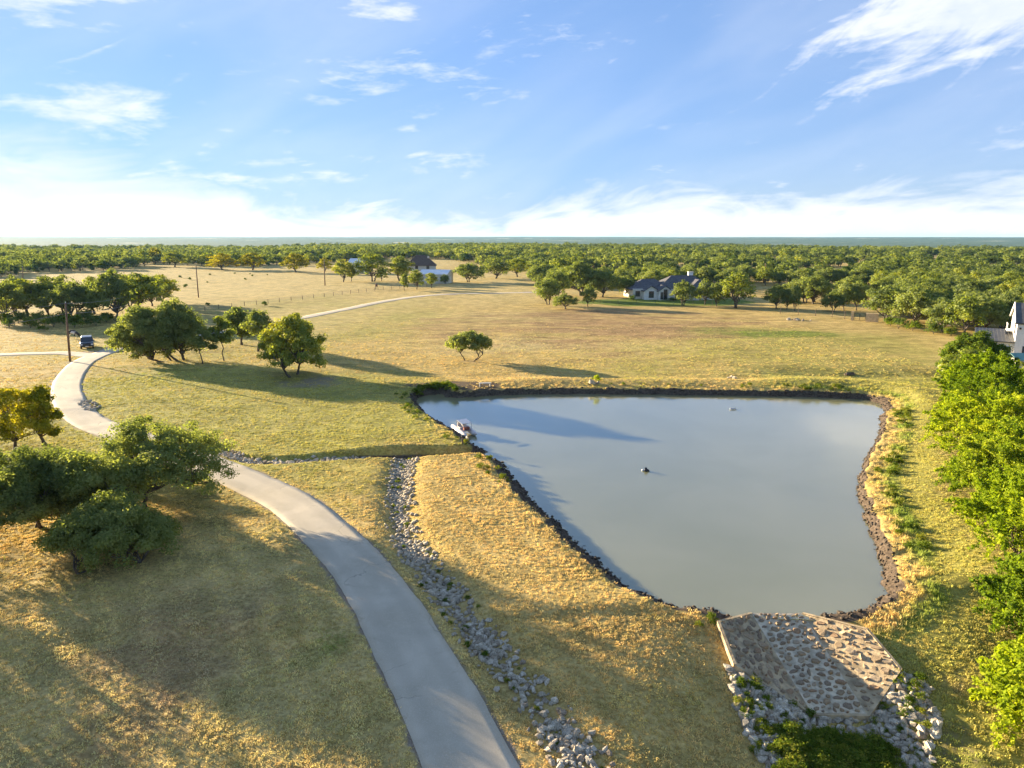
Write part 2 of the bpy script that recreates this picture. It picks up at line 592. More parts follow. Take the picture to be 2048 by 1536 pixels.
def ground_mat():
    m, g, b, out = new_mat('dry_grass_ground')
    geo = g.node('ShaderNodeNewGeometry')
    pos = geo.outputs['Position']
    fine = g.noise(pos, 5.5, 6, 0.68)
    mid = g.noise(pos, 0.55, 5, 0.6, 0.3)
    big = g.noise(pos, 0.06, 5, 0.55, 0.4)
    vfine = g.noise(pos, 18.0, 4, 0.7)
    mp = g.node('ShaderNodeMapping')
    mp.inputs['Scale'].default_value = (0.6, 1.5, 1.0)
    mp.inputs['Rotation'].default_value = (0, 0, R(12))
    g.l.new(pos, mp.inputs['Vector'])
    mott = g.noise(mp.outputs[0], 0.22, 7, 0.72, 0.6)
    straw = g.mix(g.ramp(fine, 0.3, 0.72), (0.345, 0.236, 0.075), (0.713, 0.517, 0.184))
    olive = g.mix(g.ramp(fine, 0.3, 0.72), (0.218, 0.196, 0.046), (0.517, 0.448, 0.109))
    green = g.mix(g.ramp(fine, 0.3, 0.72), (0.086, 0.121, 0.016), (0.287, 0.333, 0.046))
    brown = g.mix(g.ramp(fine, 0.3, 0.72), (0.241, 0.149, 0.064), (0.517, 0.333, 0.144))
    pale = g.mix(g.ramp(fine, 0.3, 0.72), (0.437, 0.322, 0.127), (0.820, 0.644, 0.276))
    f1 = g.ramp(g.math('ADD', g.math('ADD', g.math('MULTIPLY', mid, 0.55), g.math('MULTIPLY', big, 0.6)),
                       g.math('SUBTRACT', g.attr('olive'), 0.5)), 0.35, 0.85)
    c = g.mix(f1, straw, olive)
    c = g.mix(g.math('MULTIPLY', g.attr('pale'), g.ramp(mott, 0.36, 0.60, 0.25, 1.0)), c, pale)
    c = g.mix(g.ramp(g.math('ADD', g.attr('brown'), g.math('MULTIPLY', g.math('SUBTRACT', g.noise(mp.outputs[0], 0.11, 6, 0.7, 0.5), 0.5), 1.7)), 0.25, 0.8), c, brown)
    c = g.mix(g.ramp(g.math('ADD', g.attr('green'), g.math('MULTIPLY', g.math('SUBTRACT', mid, 0.5), 0.8)), 0.25, 0.85), c, green)
    c = g.mix(g.ramp(mott, 0.48, 0.66, 0.0, 0.85), c, g.mix(1.0, c, (0.62, 0.62, 0.58), 'MULTIPLY'))
    c = g.mix(g.ramp(mott, 0.46, 0.34, 0.0, 0.8), c, g.mix(1.0, c, (1.25, 1.22, 1.2), 'MULTIPLY'))
    clump = g.noise(pos, 0.42, 4, 0.65, 0.4)
    c = g.mix(g.ramp(clump, 0.40, 0.62, 0.75, 0.0), c, g.mix(1.0, c, (0.66, 0.68, 0.62), 'MULTIPLY'))
    tuss = g.noise(pos, 0.16, 6, 0.75, 0.8)
    c = g.mix(g.math('MULTIPLY', g.attr('pale'), g.ramp(tuss, 0.50, 0.62, 0.0, 0.8)), c, g.mix(1.0, c, (0.62, 0.66, 0.50), 'MULTIPLY'))
    mudc = g.mix(g.ramp(fine, 0.3, 0.7), (0.040, 0.030, 0.021), (0.150, 0.110, 0.075))
    c = g.mix(g.ramp(g.math('ADD', g.attr('mud'), g.math('MULTIPLY', g.math('SUBTRACT', fine, 0.5), 0.7)), 0.35, 0.65), c, mudc)
    soil = g.mix(g.ramp(vfine, 0.3, 0.7), (0.17, 0.125, 0.085), (0.36, 0.29, 0.21))
    c = g.mix(g.ramp(g.math('ADD', g.attr('bare'), g.math('MULTIPLY', g.math('SUBTRACT', fine, 0.5), 0.9)), 0.35, 0.75), c, soil)
    # wooded country in the distance: canopy colour broken by clearings
    wn = g.noise(pos, 0.0022, 6, 0.62, 0.6)
    wf = g.noise(pos, 0.03, 5, 0.7)
    wood = g.mix(g.ramp(wf, 0.3, 0.7), (0.030, 0.050, 0.014), (0.125, 0.150, 0.045))
    wood = g.mix(g.ramp(wn, 0.60, 0.68), wood, (0.52, 0.44, 0.26))
    c = g.mix(g.attr('wood'), c, wood)
    g.l.new(c, b.inputs['Base Color'])
    b.inputs['Roughness'].default_value = 0.95
    b.inputs['Specular IOR Level'].default_value = 0.1
    bn = g.node('ShaderNodeBump')
    bn.inputs['Strength'].default_value = 0.9
    bn.inputs['Distance'].default_value = 0.10
    hgt = g.math('ADD', g.math('MULTIPLY', fine, 0.7), g.math('ADD', g.math('MULTIPLY', vfine, 0.25), g.math('MULTIPLY', mid, 0.8)))
    g.l.new(hgt, bn.inputs['Height'])
    g.l.new(bn.outputs[0], b.inputs['Normal'])
    return m


def water_mat():
    m, g, b, out = new_mat('murky_water')
    geo = g.node('ShaderNodeNewGeometry')
    pos = geo.outputs['Position']
    n = g.noise(pos, 0.07, 4, 0.5, 0.5)
    c = g.mix(g.ramp(n, 0.3, 0.7), (0.245, 0.240, 0.120), (0.285, 0.275, 0.150))
    g.l.new(c, b.inputs['Base Color'])
    b.inputs['IOR'].default_value = 1.75
    b.inputs['Specular IOR Level'].default_value = 0.62
    b.inputs['Subsurface Weight'].default_value = 1.0
    b.inputs['Subsurface Radius'].default_value = (1.0, 1.0, 0.9)
    b.inputs['Subsurface Scale'].default_value = 2.2
    b.inputs['Coat Weight'].default_value = 0.6
    b.inputs['Coat Roughness'].default_value = 0.12
    b.inputs['Coat IOR'].default_value = 1.5
    # cat's-paws: ruffled and calm areas of the surface
    ruf = g.ramp(g.noise(pos, 0.055, 4, 0.5, 0.8), 0.42, 0.62)
    g.set(b.inputs['Roughness'], g.math('ADD', 0.07, g.math('MULTIPLY', ruf, 0.10)))
    mp = g.node('ShaderNodeMapping')
    mp.inputs['Scale'].default_value = (1.0, 2.2, 1.0)
    mp.inputs['Rotation'].default_value = (0, 0, R(-20))
    g.l.new(pos, mp.inputs['Vector'])
    w1 = g.noise(mp.outputs[0], 1.6, 4, 0.6, 0.4)
    w2 = g.noise(mp.outputs[0], 0.35, 3, 0.5, 0.3)
    bn = g.node('ShaderNodeBump')
    bn.inputs['Distance'].default_value = 0.02
    g.set(bn.inputs['Strength'], g.math('ADD', 0.10, g.math('MULTIPLY', ruf, 0.25)))
    g.l.new(g.math('ADD', w1, g.math('MULTIPLY', w2, 1.2)), bn.inputs['Height'])
    g.l.new(bn.outputs[0], b.inputs['Normal'])
    return m


def road_mat():
    m, g, b, out = new_mat('worn_chipseal')
    geo = g.node('ShaderNodeNewGeometry')
    pos = geo.outputs['Position']
    n = g.noise(pos, 0.35, 6, 0.6, 0.4)
    f = g.noise(pos, 22.0, 4, 0.7)
    c = g.mix(g.ramp(n, 0.3, 0.7), (0.450, 0.380, 0.265), (0.580, 0.490, 0.350))
    c = g.mix(g.ramp(f, 0.45, 0.8), c, (0.63, 0.55, 0.41))
    c = g.mix(g.math('MULTIPLY', g.ramp(f, 0.15, 0.4, 1, 0), 0.5), c, (0.20, 0.17, 0.13))
    # cracks
    wv = g.vmath('ADD', pos, g.vmath('SCALE', g.noise(pos, 0.9, 4, 0.6, 0, 1), None))
    sc = wv.node.inputs[1].links[0].from_node if wv.node.inputs[1].links else None
    sc.inputs['Scale'].default_value = 1.1
    vo = g.node('ShaderNodeTexVoronoi', feature='DISTANCE_TO_EDGE')
    vo.inputs['Scale'].default_value = 0.32
    g.l.new(wv, vo.inputs['Vector'])
    crack = g.math('MULTIPLY', g.ramp(vo.outputs['Distance'], 0.0, 0.012, 1, 0), g.ramp(g.noise(pos, 0.22, 3, 0.5), 0.45, 0.6))
    c = g.mix(g.math('MULTIPLY', crack, 0.45), c, (0.06, 0.055, 0.045))
    tr = g.math('ABSOLUTE', g.math('SUBTRACT', g.attr('edge'), 0.5))
    c = g.mix(g.math('MULTIPLY', g.ramp(tr, 0.30, 0.05), g.ramp(n, 0.25, 0.7, 0.15, 0.5)), c, g.mix(1.0, c, (0.80, 0.80, 0.80), 'MULTIPLY'))
    # leaf litter / stains towards the edges
    st = g.ramp(g.noise(pos, 1.3, 5, 0.7), 0.58, 0.75)
    c = g.mix(g.math('MULTIPLY', st, g.ramp(g.attr('edge'), 0.4, 1.0, 0.08, 0.75)), c, (0.24, 0.18, 0.10))
    g.l.new(c, b.inputs['Base Color'])
    b.inputs['Roughness'].default_value = 0.9
    b.inputs['Specular IOR Level'].default_value = 0.25
    bn = g.node('ShaderNodeBump')
    bn.inputs['Strength'].default_value = 0.5
    bn.inputs['Distance'].default_value = 0.02
    g.l.new(g.math('SUBTRACT', f, g.math('MULTIPLY', crack, 1.5)), bn.inputs['Height'])
    g.l.new(bn.outputs[0], b.inputs['Normal'])
    return m


M_GROUND, M_WATER, M_ROAD = ground_mat(), water_mat(), road_mat()


# ------------------------------------------------------------------ roads (centre lines, metres)
def mids(pairs, z=0.0):
    return [((P(a, b, z) + P(c, d, z)) / 2)[:2] for a, b, c, d in pairs]


drive_pairs = [(862, 1570, 1072, 1570), (850, 1536, 1047, 1536), (810, 1430, 978, 1430), (772, 1330, 908, 1340), (722, 1230, 842, 1250), (668, 1150, 775, 1158),
               (600, 1075, 700, 1070), (520, 1010, 630, 1010), (430, 960, 525, 957), (330, 918, 410, 915), (230, 878, 300, 876),
               (165, 850, 215, 850), (128, 820, 172, 820), (114, 790, 155, 790), (116, 765, 156, 765), (130, 745, 168, 742)]
DRIVE = curve(mids(drive_pairs[:6], -0.55) + mids(drive_pairs[6:8], -0.3) + mids(drive_pairs[8:], -0.05) + [P(172, 722)[:2], P(208, 706)[:2], P(245, 694)[:2], P(330, 680)[:2], P(430, 666)[:2], P(520, 650)[:2], P(600, 635)[:2], P(700, 616)[:2],
                                   P(775, 602)[:2], P(850, 592)[:2], P(930, 588)[:2], P(1060, 586)[:2], P(1120, 583)[:2]], 10)
LANE = curve([P(-120, 710)[:2], P(0, 709)[:2], P(70, 707)[:2], P(130, 706)[:2], P(185, 712)[:2]], 10)


def seg_weight(x, y):
    d1, _, _ = dist_path(x, y, DRIVE)
    d2, _, _ = dist_path(x, y, LANE)
    return np.minimum(d1, d2)


# ------------------------------------------------------------------ the ground
def graded(lo, hi, step, outer, ratio=1.07):
    mid = list(np.arange(lo, hi + step * 0.5, step))
    def grow(start, limit, sgn):
        out, s, v = [], step, start
        while abs(v) < limit:
            s = min(s * ratio, 420.0); v = v + sgn * s; out.append(v)
        return out
    return np.array(grow(mid[0], outer, -1)[::-1] + mid + grow(mid[-1], outer, 1))


def zone_masks(x, y):
    """material zones of the ground: greener, browner, paler grass (one patch lightens the foreground shade); mud; bare soil; distant woodland"""
    n = len(x)
    z = dict((k, np.zeros(n)) for k in ('olive', 'green', 'brown', 'pale', 'mud', 'bare', 'wood'))
    r = np.hypot(x, y)
    px, py, dep = to_px(np.stack([x, y, np.zeros(n)], 1))
    z['olive'] += 0.35
    z['wood'] = smooth(850, 1250, r)
    near = r < 700
    if not near.any():
        return z
    i = np.where(near)[0]
    X, Y = x[i], y[i]

    def ell(a, b, ra, rb, soft=0.35, z0=0.0, wob=0.5):
        c = P(a, b, z0)
        rx = abs(P(a + ra, b, z0)[0] - c[0]); ry = abs(P(a, b - rb, z0)[1] - P(a, b + rb, z0)[1]) / 2
        d = np.sqrt(((X - c[0]) / rx) ** 2 + ((Y - c[1]) / ry) ** 2) + wob * (fbm(X / (rx * 0.5), Y / (ry * 0.5 + 2), 71, 3) - 0.5)
        return 1 - smooth(1 - soft, 1 + soft, d)

    ol = np.full(len(i), 0.30)
    lawn = ell(420, 830, 480, 110)
    ol = ol + 0.45 * lawn
    ol = ol + 0.25 * ell(560, 640, 330, 60) + 0.30 * ell(1560, 700, 420, 60, 0.5)
    ol = ol - 0.25 * ell(1010, 1080, 260, 190)
    gr = 0.42 * ell(640, 1290, 90, 70, 0.7) + 0.14 * ell(120, 1450, 260, 150, 0.7)
    gr = np.maximum(gr, 0.70 * ell(1560, 668, 150, 8, 0.5)); gr = np.maximum(gr, 0.55 * ell(1450, 661, 120, 8, 0.6))
    gr = np.maximum(gr, 0.35 * ell(330, 745, 140, 22, 0.7))
    br = 0.50 * ell(1120, 650, 300, 45, 0.6, wob=1.4) + 0.30 * ell(1380, 640, 300, 30, 0.6, wob=1.2) + 0.42 * ell(520, 1230, 260, 170, 0.8)
    br = br + 0.25 * ell(150, 1330, 260, 200, 0.8)
    pa = 0.75 * ell(1010, 690, 150, 14, 0.7, wob=1.6) + 0.6 * ell(1000, 632, 130, 10, 0.7, wob=1.6) + 0.5 * ell(1170, 690, 180, 14, 0.7, wob=1.8)
    pa = np.maximum(pa, 0.62 * ell(420, 1300, 520, 300, 0.5))  # lighter colour stands in for fill light on the shaded lower-left grass
    dd, da, _ = dist_path(X, Y, DRIVE)
    pa = np.maximum(pa, 0.55 * (1 - smooth(8, 26, dd)) * smooth(105, 130, Y))
    # pasture beyond the fence line
    pas = ell(410, 562, 420, 32, 0.25) + ell(1000, 555, 120, 26, 0.3) + ell(860, 530, 60, 9, 0.3)
    pa = np.maximum(pa, 0.85 * np.clip(pas, 0, 1))
    sd, arc, _ = dist_path(X, Y, POND, True, True)
    zv, s, w = valley(X, Y)
    mw = 1 - 0.4 * smooth(18, 26, X) * (1 - smooth(68, 74, Y)) + 0.6 * (1 - smooth(14, 22, X)) * (1 - smooth(64, 72, Y))
    mud = (1 - smooth(0.60, 1.15, sd / mw + 0.5 * (fbm(X * 0.8, Y * 0.8, 81, 3) - 0.5)))
    d, a, side = dist_path(X, Y, CREEK)
    mud = np.maximum(mud, (1 - smooth(0.7, 1.25, d)) * smooth(11, 15, a))
    c = P(950, 770, -0.3)
    mud = np.maximum(mud, 0.62 * ell(925, 776, 130, 8, 0.5, -0.3, 1.0))
    mud = np.maximum(mud, 0.75 * ell(845, 800, 26, 18, 0.5, -0.6, 0.8))
    right = smooth(14, 24, X - (Y - 40) * 0.30) * (1 - smooth(84, 100, Y))
    strip = np.exp(-((sd - 2.2) / 1.1) ** 2)
    gr = np.maximum(gr, 0.75 * strip * right * (0.4 + 0.9 * fbm(X / 2.0, Y / 2.0, 83, 2)))
    gr = np.maximum(gr, 0.45 * strip * (1 - right) * fbm(X / 2.5, Y / 2.5, 84, 2))
    ol = ol + 0.55 * right * smooth(1.5, 3.0, sd)
    br = br + 0.38 * right * np.exp(-((sd - 6.0) / 1.6) ** 2)
    gr = gr + 0.45 * right * smooth(8.5, 12, sd)
    gr = np.maximum(gr, 0.5 * smooth(7, 9, s) * (1 - smooth(3.5, 5.5, w)))
    mud = np.maximum(mud, 0.45 * smooth(5.5, 7.5, s) * (1 - smooth(4.2, 5.8, w)) * (s < 25))
    d, a, _ = dist_path(X, Y, DITCH)
    bare = 0.40 * (1 - smooth(0.5, 1.3, d))
    bare = np.maximum(bare, 0.85 * (1 - smooth(1.5, 2.1, dd + 0.4 * (fbm(X, Y, 91, 3) - 0.5))))
    ld, _, _ = dist_path(X, Y, LANE)
    bare = np.maximum(bare, 0.85 * (1 - smooth(1.3, 1.9, ld)))
    bare = np.maximum(bare, 0.62 * ell(625, 762, 62, 14, 0.6, wob=1.2))
    bare = np.maximum(bare, 0.50 * ell(945, 722, 30, 5, 0.5))
    bare = np.maximum(bare, 0.42 * ell(1600, 643, 90, 7, 0.6, wob=1.6))
    br = np.clip(br, 0, 1); gr = np.clip(gr, 0, 1)
    lawnh = ell(1330, 604, 175, 7.5, 0.12, wob=0.25)
    gr = np.maximum(gr, 1.3 * lawnh)
    pa = pa * (1 - lawnh); br = br * (1 - lawnh)
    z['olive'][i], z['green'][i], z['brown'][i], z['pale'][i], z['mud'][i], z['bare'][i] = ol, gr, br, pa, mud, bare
    return z


def build_ground():
    gx = graded(-34, 46, 0.22, 13800)
    gy0 = np.arange(16, 84, 0.22)
    s, v, tail = 0.22, gy0[-1], []
    while v < 13800:
        s = min(s * 1.055, 400.0); v += s; tail.append(v)
    s, v, head = 0.22, gy0[0], []
    while v > -1200:
        s = s * 1.25; v -= s; head.append(v)
    gy = np.array(head[::-1] + list(gy0) + tail)
    X, Y = np.meshgrid(gx, gy)
    x, y = X.ravel(), Y.ravel()
    z = H(x, y)
    nx, ny = len(gx), len(gy)
    GRID.update(x=gx, y=gy, z=z.reshape(ny, nx))
    idx = np.arange(nx * ny).reshape(ny, nx)
    quads = np.stack([idx[:-1, :-1], idx[:-1, 1:], idx[1:, 1:], idx[1:, :-1]], -1).reshape(-1, 4)
    me = np_mesh('ground', np.stack([x, y, z], 1), quads, mat=M_GROUND)
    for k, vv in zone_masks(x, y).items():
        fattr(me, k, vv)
    shade_smooth(me)
    o = bpy.data.objects.new('ground', me)
    COL.objects.link(o)
    tag(o, kind='structure', label='dry golden grassland stretching to wooded hills')
    return o


def ribbon(name, path, half, mat, lift=0.035, label=None):
    p = np.asarray(path)
    d = np.gradient(p, axis=0)
    d /= np.linalg.norm(d, axis=1)[:, None] + 1e-9
    nrm = np.stack([-d[:, 1], d[:, 0]], 1)
    cross = np.linspace(-1, 1, 9)
    rows = []
    edge = []
    for i in range(len(p)):
        for c in cross:
            wob = 0.16 * (fbm(np.array([p[i, 0] * 1.3]), np.array([p[i, 1] * 1.3 + c * 40]), 5, 3)[0] - 0.5) if abs(c) == 1 else 0
            q = p[i] + nrm[i] * (c * half + wob)
            rows.append(q); edge.append(abs(c))
    rows = np.array(rows)
    z = HG(rows[:, 0], rows[:, 1]) + lift
    zz = z.reshape(len(p), 9)
    k = np.linspace(0, 1, 9)
    lin = zz[:, :1] * (1 - k) + zz[:, -1:] * k
    zz = np.maximum(lin, zz)                       # graded level across
    zz = zz + 0.03 * (1 - (np.abs(cross) ** 2))
    top = np.column_stack([rows, zz.ravel()])
    n = len(p)
    idx = np.arange(n * 9).reshape(n, 9)
    quads = np.stack([idx[:-1, :-1], idx[1:, :-1], idx[1:, 1:], idx[:-1, 1:]], -1).reshape(-1, 4)
    quads = quads[:, ::-1]
    # worn edges going down into the verge
    sl = top[idx[:, 0]].copy(); sr = top[idx[:, -1]].copy()
    sl[:, 2] -= 0.25; sr[:, 2] -= 0.25
    verts = np.vstack([top, sl, sr])
    li = n * 9 + np.arange(n); ri = li[-1] + 1 + np.arange(n)
    ql = np.stack([idx[:-1, 0], idx[1:, 0], li[1:], li[:-1]], 1)
    qr = np.stack([idx[:-1, -1], ri[:-1], ri[1:], idx[1:, -1]], 1)
    me = np_mesh(name, verts, np.vstack([quads, ql, qr]), mat=mat)
    fattr(me, 'edge', edge + [1.0] * (2 * n))
    shade_smooth(me)
    o = bpy.data.objects.new(name, me)
    COL.objects.link(o)
    return tag(o, label, kind='structure')


build_ground()


def densify(path, step):
    path = np.asarray(path)
    L = np.concatenate([[0], np.cumsum(np.linalg.norm(np.diff(path, axis=0), axis=1))])
    t = np.arange(0, L[-1], step)
    return np.stack([np.interp(t, L, path[:, 0]), np.interp(t, L, path[:, 1])], 1)


ribbon('driveway', densify(DRIVE, 0.5), 1.62, M_ROAD, label='pale grey paved driveway curving past the pond')
ribbon('side_lane', densify(LANE, 0.5), 1.35, M_ROAD, lift=0.028, label='narrow paved lane joining the driveway at the left')


def build_pond():
    n = len(POND)
    c = POND.mean(0)
    vs = [(p[0] + (p[0] - c[0]) * 0.02, p[1] + (p[1] - c[1]) * 0.02, ZW) for p in POND]
    # slightly oversize so that the shore line is cut by the ground itself
    out = []
    for i, p in enumerate(POND):
        q = p + _nrm[i] * 0.5 * SGN
        out.append((q[0], q[1], ZW))
    import mathutils.geometry as mg
    tris = mg.tessellate_polygon([[Vector(v) for v in out]])
    deep = [(x, y, ZW - 3.0) for x, y, _ in out]
    probe = [Vector(out[i]) for i in tris[0]]
    up = (probe[1] - probe[0]).cross(probe[2] - probe[0]).z > 0
    top = [tuple(t) if up else tuple(t)[::-1] for t in tris]
    faces = top + [tuple(n + i for i in t[::-1]) for t in top] + [(i, (i + 1) % n, n + (i + 1) % n, n + i)[::-1] for i in range(n)]
    o = mesh_obj('pond', out + deep, faces, M_WATER)
    import bmesh
    bm = bmesh.new(); bm.from_mesh(o.data)
    bmesh.ops.recalc_face_normals(bm, faces=bm.faces)
    bm.to_mesh(o.data); bm.free()
    tag(o, 'still murky green grey pond reflecting the sky', kind='structure')


_a = 0.5 * np.sum(POND[:, 0] * np.roll(POND[:, 1], -1) - np.roll(POND[:, 0], -1) * POND[:, 1])
SGN = 1.0 if _a > 0 else -1.0
build_pond()

# ------------------------------------------------------------------ trees
def leaf_mat(name, dark, mid, light, trans, gloss=0.0, tr=0.42):
    m = bpy.data.materials.new(name)
    m.use_nodes = True
    g = NT(m.node_tree)
    g.n.clear()
    out = g.node('ShaderNodeOutputMaterial')
    t = g.attr('tint')
    oi = g.node('ShaderNodeObjectInfo')
    it = g.attr('itint', 'INSTANCER')
    rv = g.math('ADD', g.math('MULTIPLY', g.math('SUBTRACT', oi.outputs['Random'], 0.5), 0.36), it)
    f = g.math('ADD', t, rv)
    c = g.mix(g.ramp(f, 0.0, 0.5, smooth=False), dark, mid)
    c = g.mix(g.ramp(f, 0.5, 1.0, smooth=False), c, light)
    d = g.node('ShaderNodeBsdfDiffuse')
    g.l.new(c, d.inputs['Color'])
    tl = g.node('ShaderNodeBsdfTranslucent')
    ct = g.mix(1.0, c, trans, 'MULTIPLY')
    g.l.new(ct, tl.inputs['Color'])
    mx = g.node('ShaderNodeMixShader')
    mx.inputs[0].default_value = tr
    g.l.new(d.outputs[0], mx.inputs[1]); g.l.new(tl.outputs[0], mx.inputs[2])
    last = mx
    if gloss:
        gl = g.node('ShaderNodeBsdfGlossy')
        gl.inputs['Roughness'].default_value = 0.55
        gl.inputs['Color'].default_value = (1, 1, 1, 1)
        m2 = g.node('ShaderNodeMixShader')
        m2.inputs[0].default_value = gloss
        g.l.new(last.outputs[0], m2.inputs[1]); g.l.new(gl.outputs[0], m2.inputs[2])
        last = m2
    g.l.new(last.outputs[0], out.inputs[0])
    return m


M_OAK = leaf_mat('live_oak_leaves', (0.085, 0.118, 0.030), (0.185, 0.228, 0.058), (0.285, 0.315, 0.100), (1.7, 1.6, 0.7), 0.012, 0.5)
M_ELM = leaf_mat('elm_leaves', (0.084, 0.120, 0.014), (0.198, 0.246, 0.031), (0.396, 0.384, 0.048), (1.7, 1.6, 0.6), 0.02)
M_GOLD = leaf_mat('yellowing_leaves', (0.125, 0.140, 0.012), (0.300, 0.300, 0.026), (0.540, 0.450, 0.040), (1.6, 1.45, 0.5), 0.0)
M_LIME = leaf_mat('bright_green_leaves', (0.095, 0.150, 0.012), (0.230, 0.300, 0.018), (0.420, 0.440, 0.034), (1.6, 1.6, 0.5), 0.0)
M_LIME2 = leaf_mat('mid_green_leaves', (0.070, 0.118, 0.012), (0.170, 0.240, 0.020), (0.340, 0.370, 0.034), (1.6, 1.6, 0.5), 0.0)
M_CEDAR = leaf_mat('juniper_foliage', (0.058, 0.098, 0.022), (0.126, 0.180, 0.036), (0.216, 0.264, 0.054), (1.4, 1.4, 0.7))
M_BUSH = leaf_mat('weed_leaves', (0.048, 0.084, 0.010), (0.126, 0.180, 0.022), (0.276, 0.264, 0.042), (1.5, 1.5, 0.6))
M_BARK = simple_mat('grey_bark', (0.130, 0.105, 0.082), 0.9, 0.25, 5.0, bump=0.6, spec=0.1)


def rnd_dirs(rng, n):
    v = rng.normal(size=(n, 3))
    return v / (np.linalg.norm(v, axis=1)[:, None] + 1e-9)


def leaf_arrays(rng, pos, nrm, size, aspect=0.55):
    n = len(pos)
    a = np.cross(nrm, rnd_dirs(rng, n))
    a /= np.linalg.norm(a, axis=1)[:, None] + 1e-9
    b = np.cross(nrm, a)
    L = size[:, None]
    v = np.stack([pos - a * L, pos + b * L * aspect + nrm * L * 0.12, pos + a * L, pos - b * L * aspect + nrm * L * 0.12], 1)
    return v.reshape(-1, 3)


class TreeGen:
    def __init__(self, seed):
        self.rng = np.random.default_rng(seed)
        self.tv, self.tf = [], []
        self.leaf_v, self.leaf_t = [], []

    def tube(self, pts, r0, r1, k=6):
        pts = np.asarray(pts, float)
        n = len(pts)
        rad = np.linspace(r0, r1, n)
        base = sum(len(v) for v in self.tv)
        d = np.gradient(pts, axis=0)
        d /= np.linalg.norm(d, axis=1)[:, None] + 1e-9
        ref = np.where(np.abs(d[:, 2:3]) < 0.9, np.array([[0, 0, 1.0]]), np.array([[1.0, 0, 0]]))
        a = np.cross(d, ref); a /= np.linalg.norm(a, axis=1)[:, None] + 1e-9
        b = np.cross(d, a)
        th = np.arange(k) * 2 * math.pi / k
        ring = pts[:, None, :] + rad[:, None, None] * (a[:, None, :] * np.cos(th)[None, :, None] + b[:, None, :] * np.sin(th)[None, :, None])
        self.tv.append(ring.reshape(-1, 3))
        idx = base + np.arange(n * k).reshape(n, k)
        q = np.stack([idx[:-1], np.roll(idx[:-1], -1, 1), np.roll(idx[1:], -1, 1), idx[1:]], -1).reshape(-1, 4)
        self.tf.append(q)

    def limb(self, p0, p1, r0, r1, wob=0.12, n=5, sag=0.0, k=6):
        p0, p1 = np.asarray(p0, float), np.asarray(p1, float)
        L = np.linalg.norm(p1 - p0)
        t = np.linspace(0, 1, n)[:, None]
        pts = p0 + (p1 - p0) * t
        off = self.rng.normal(size=(n, 3)) * wob * L * np.sin(t * math.pi) * 0.6
        pts = pts + off
        pts[:, 2] += (np.sin(t[:, 0] * math.pi) * sag * L)
        self.tube(pts, r0, r1, k)
        return pts

    def leaves(self, pos, nrm, size, tint, aspect=0.55):
        self.leaf_v.append(leaf_arrays(self.rng, pos, nrm, size, aspect))
        self.leaf_t.append(tint)

    def meshes(self, name, leafm, barkm=None):
        tm = np_mesh(name + '_trunk', np.vstack(self.tv), np.vstack(self.tf), mat=barkm or M_BARK)
        shade_smooth(tm)
        v = np.vstack(self.leaf_v)
        q = np.arange(len(v)).reshape(-1, 4)
        cm = np_mesh(name + '_crown', v, q, mat=leafm)
        fattr(cm, 'tint', np.concatenate(self.leaf_t), 'FACE')
        return tm, cm


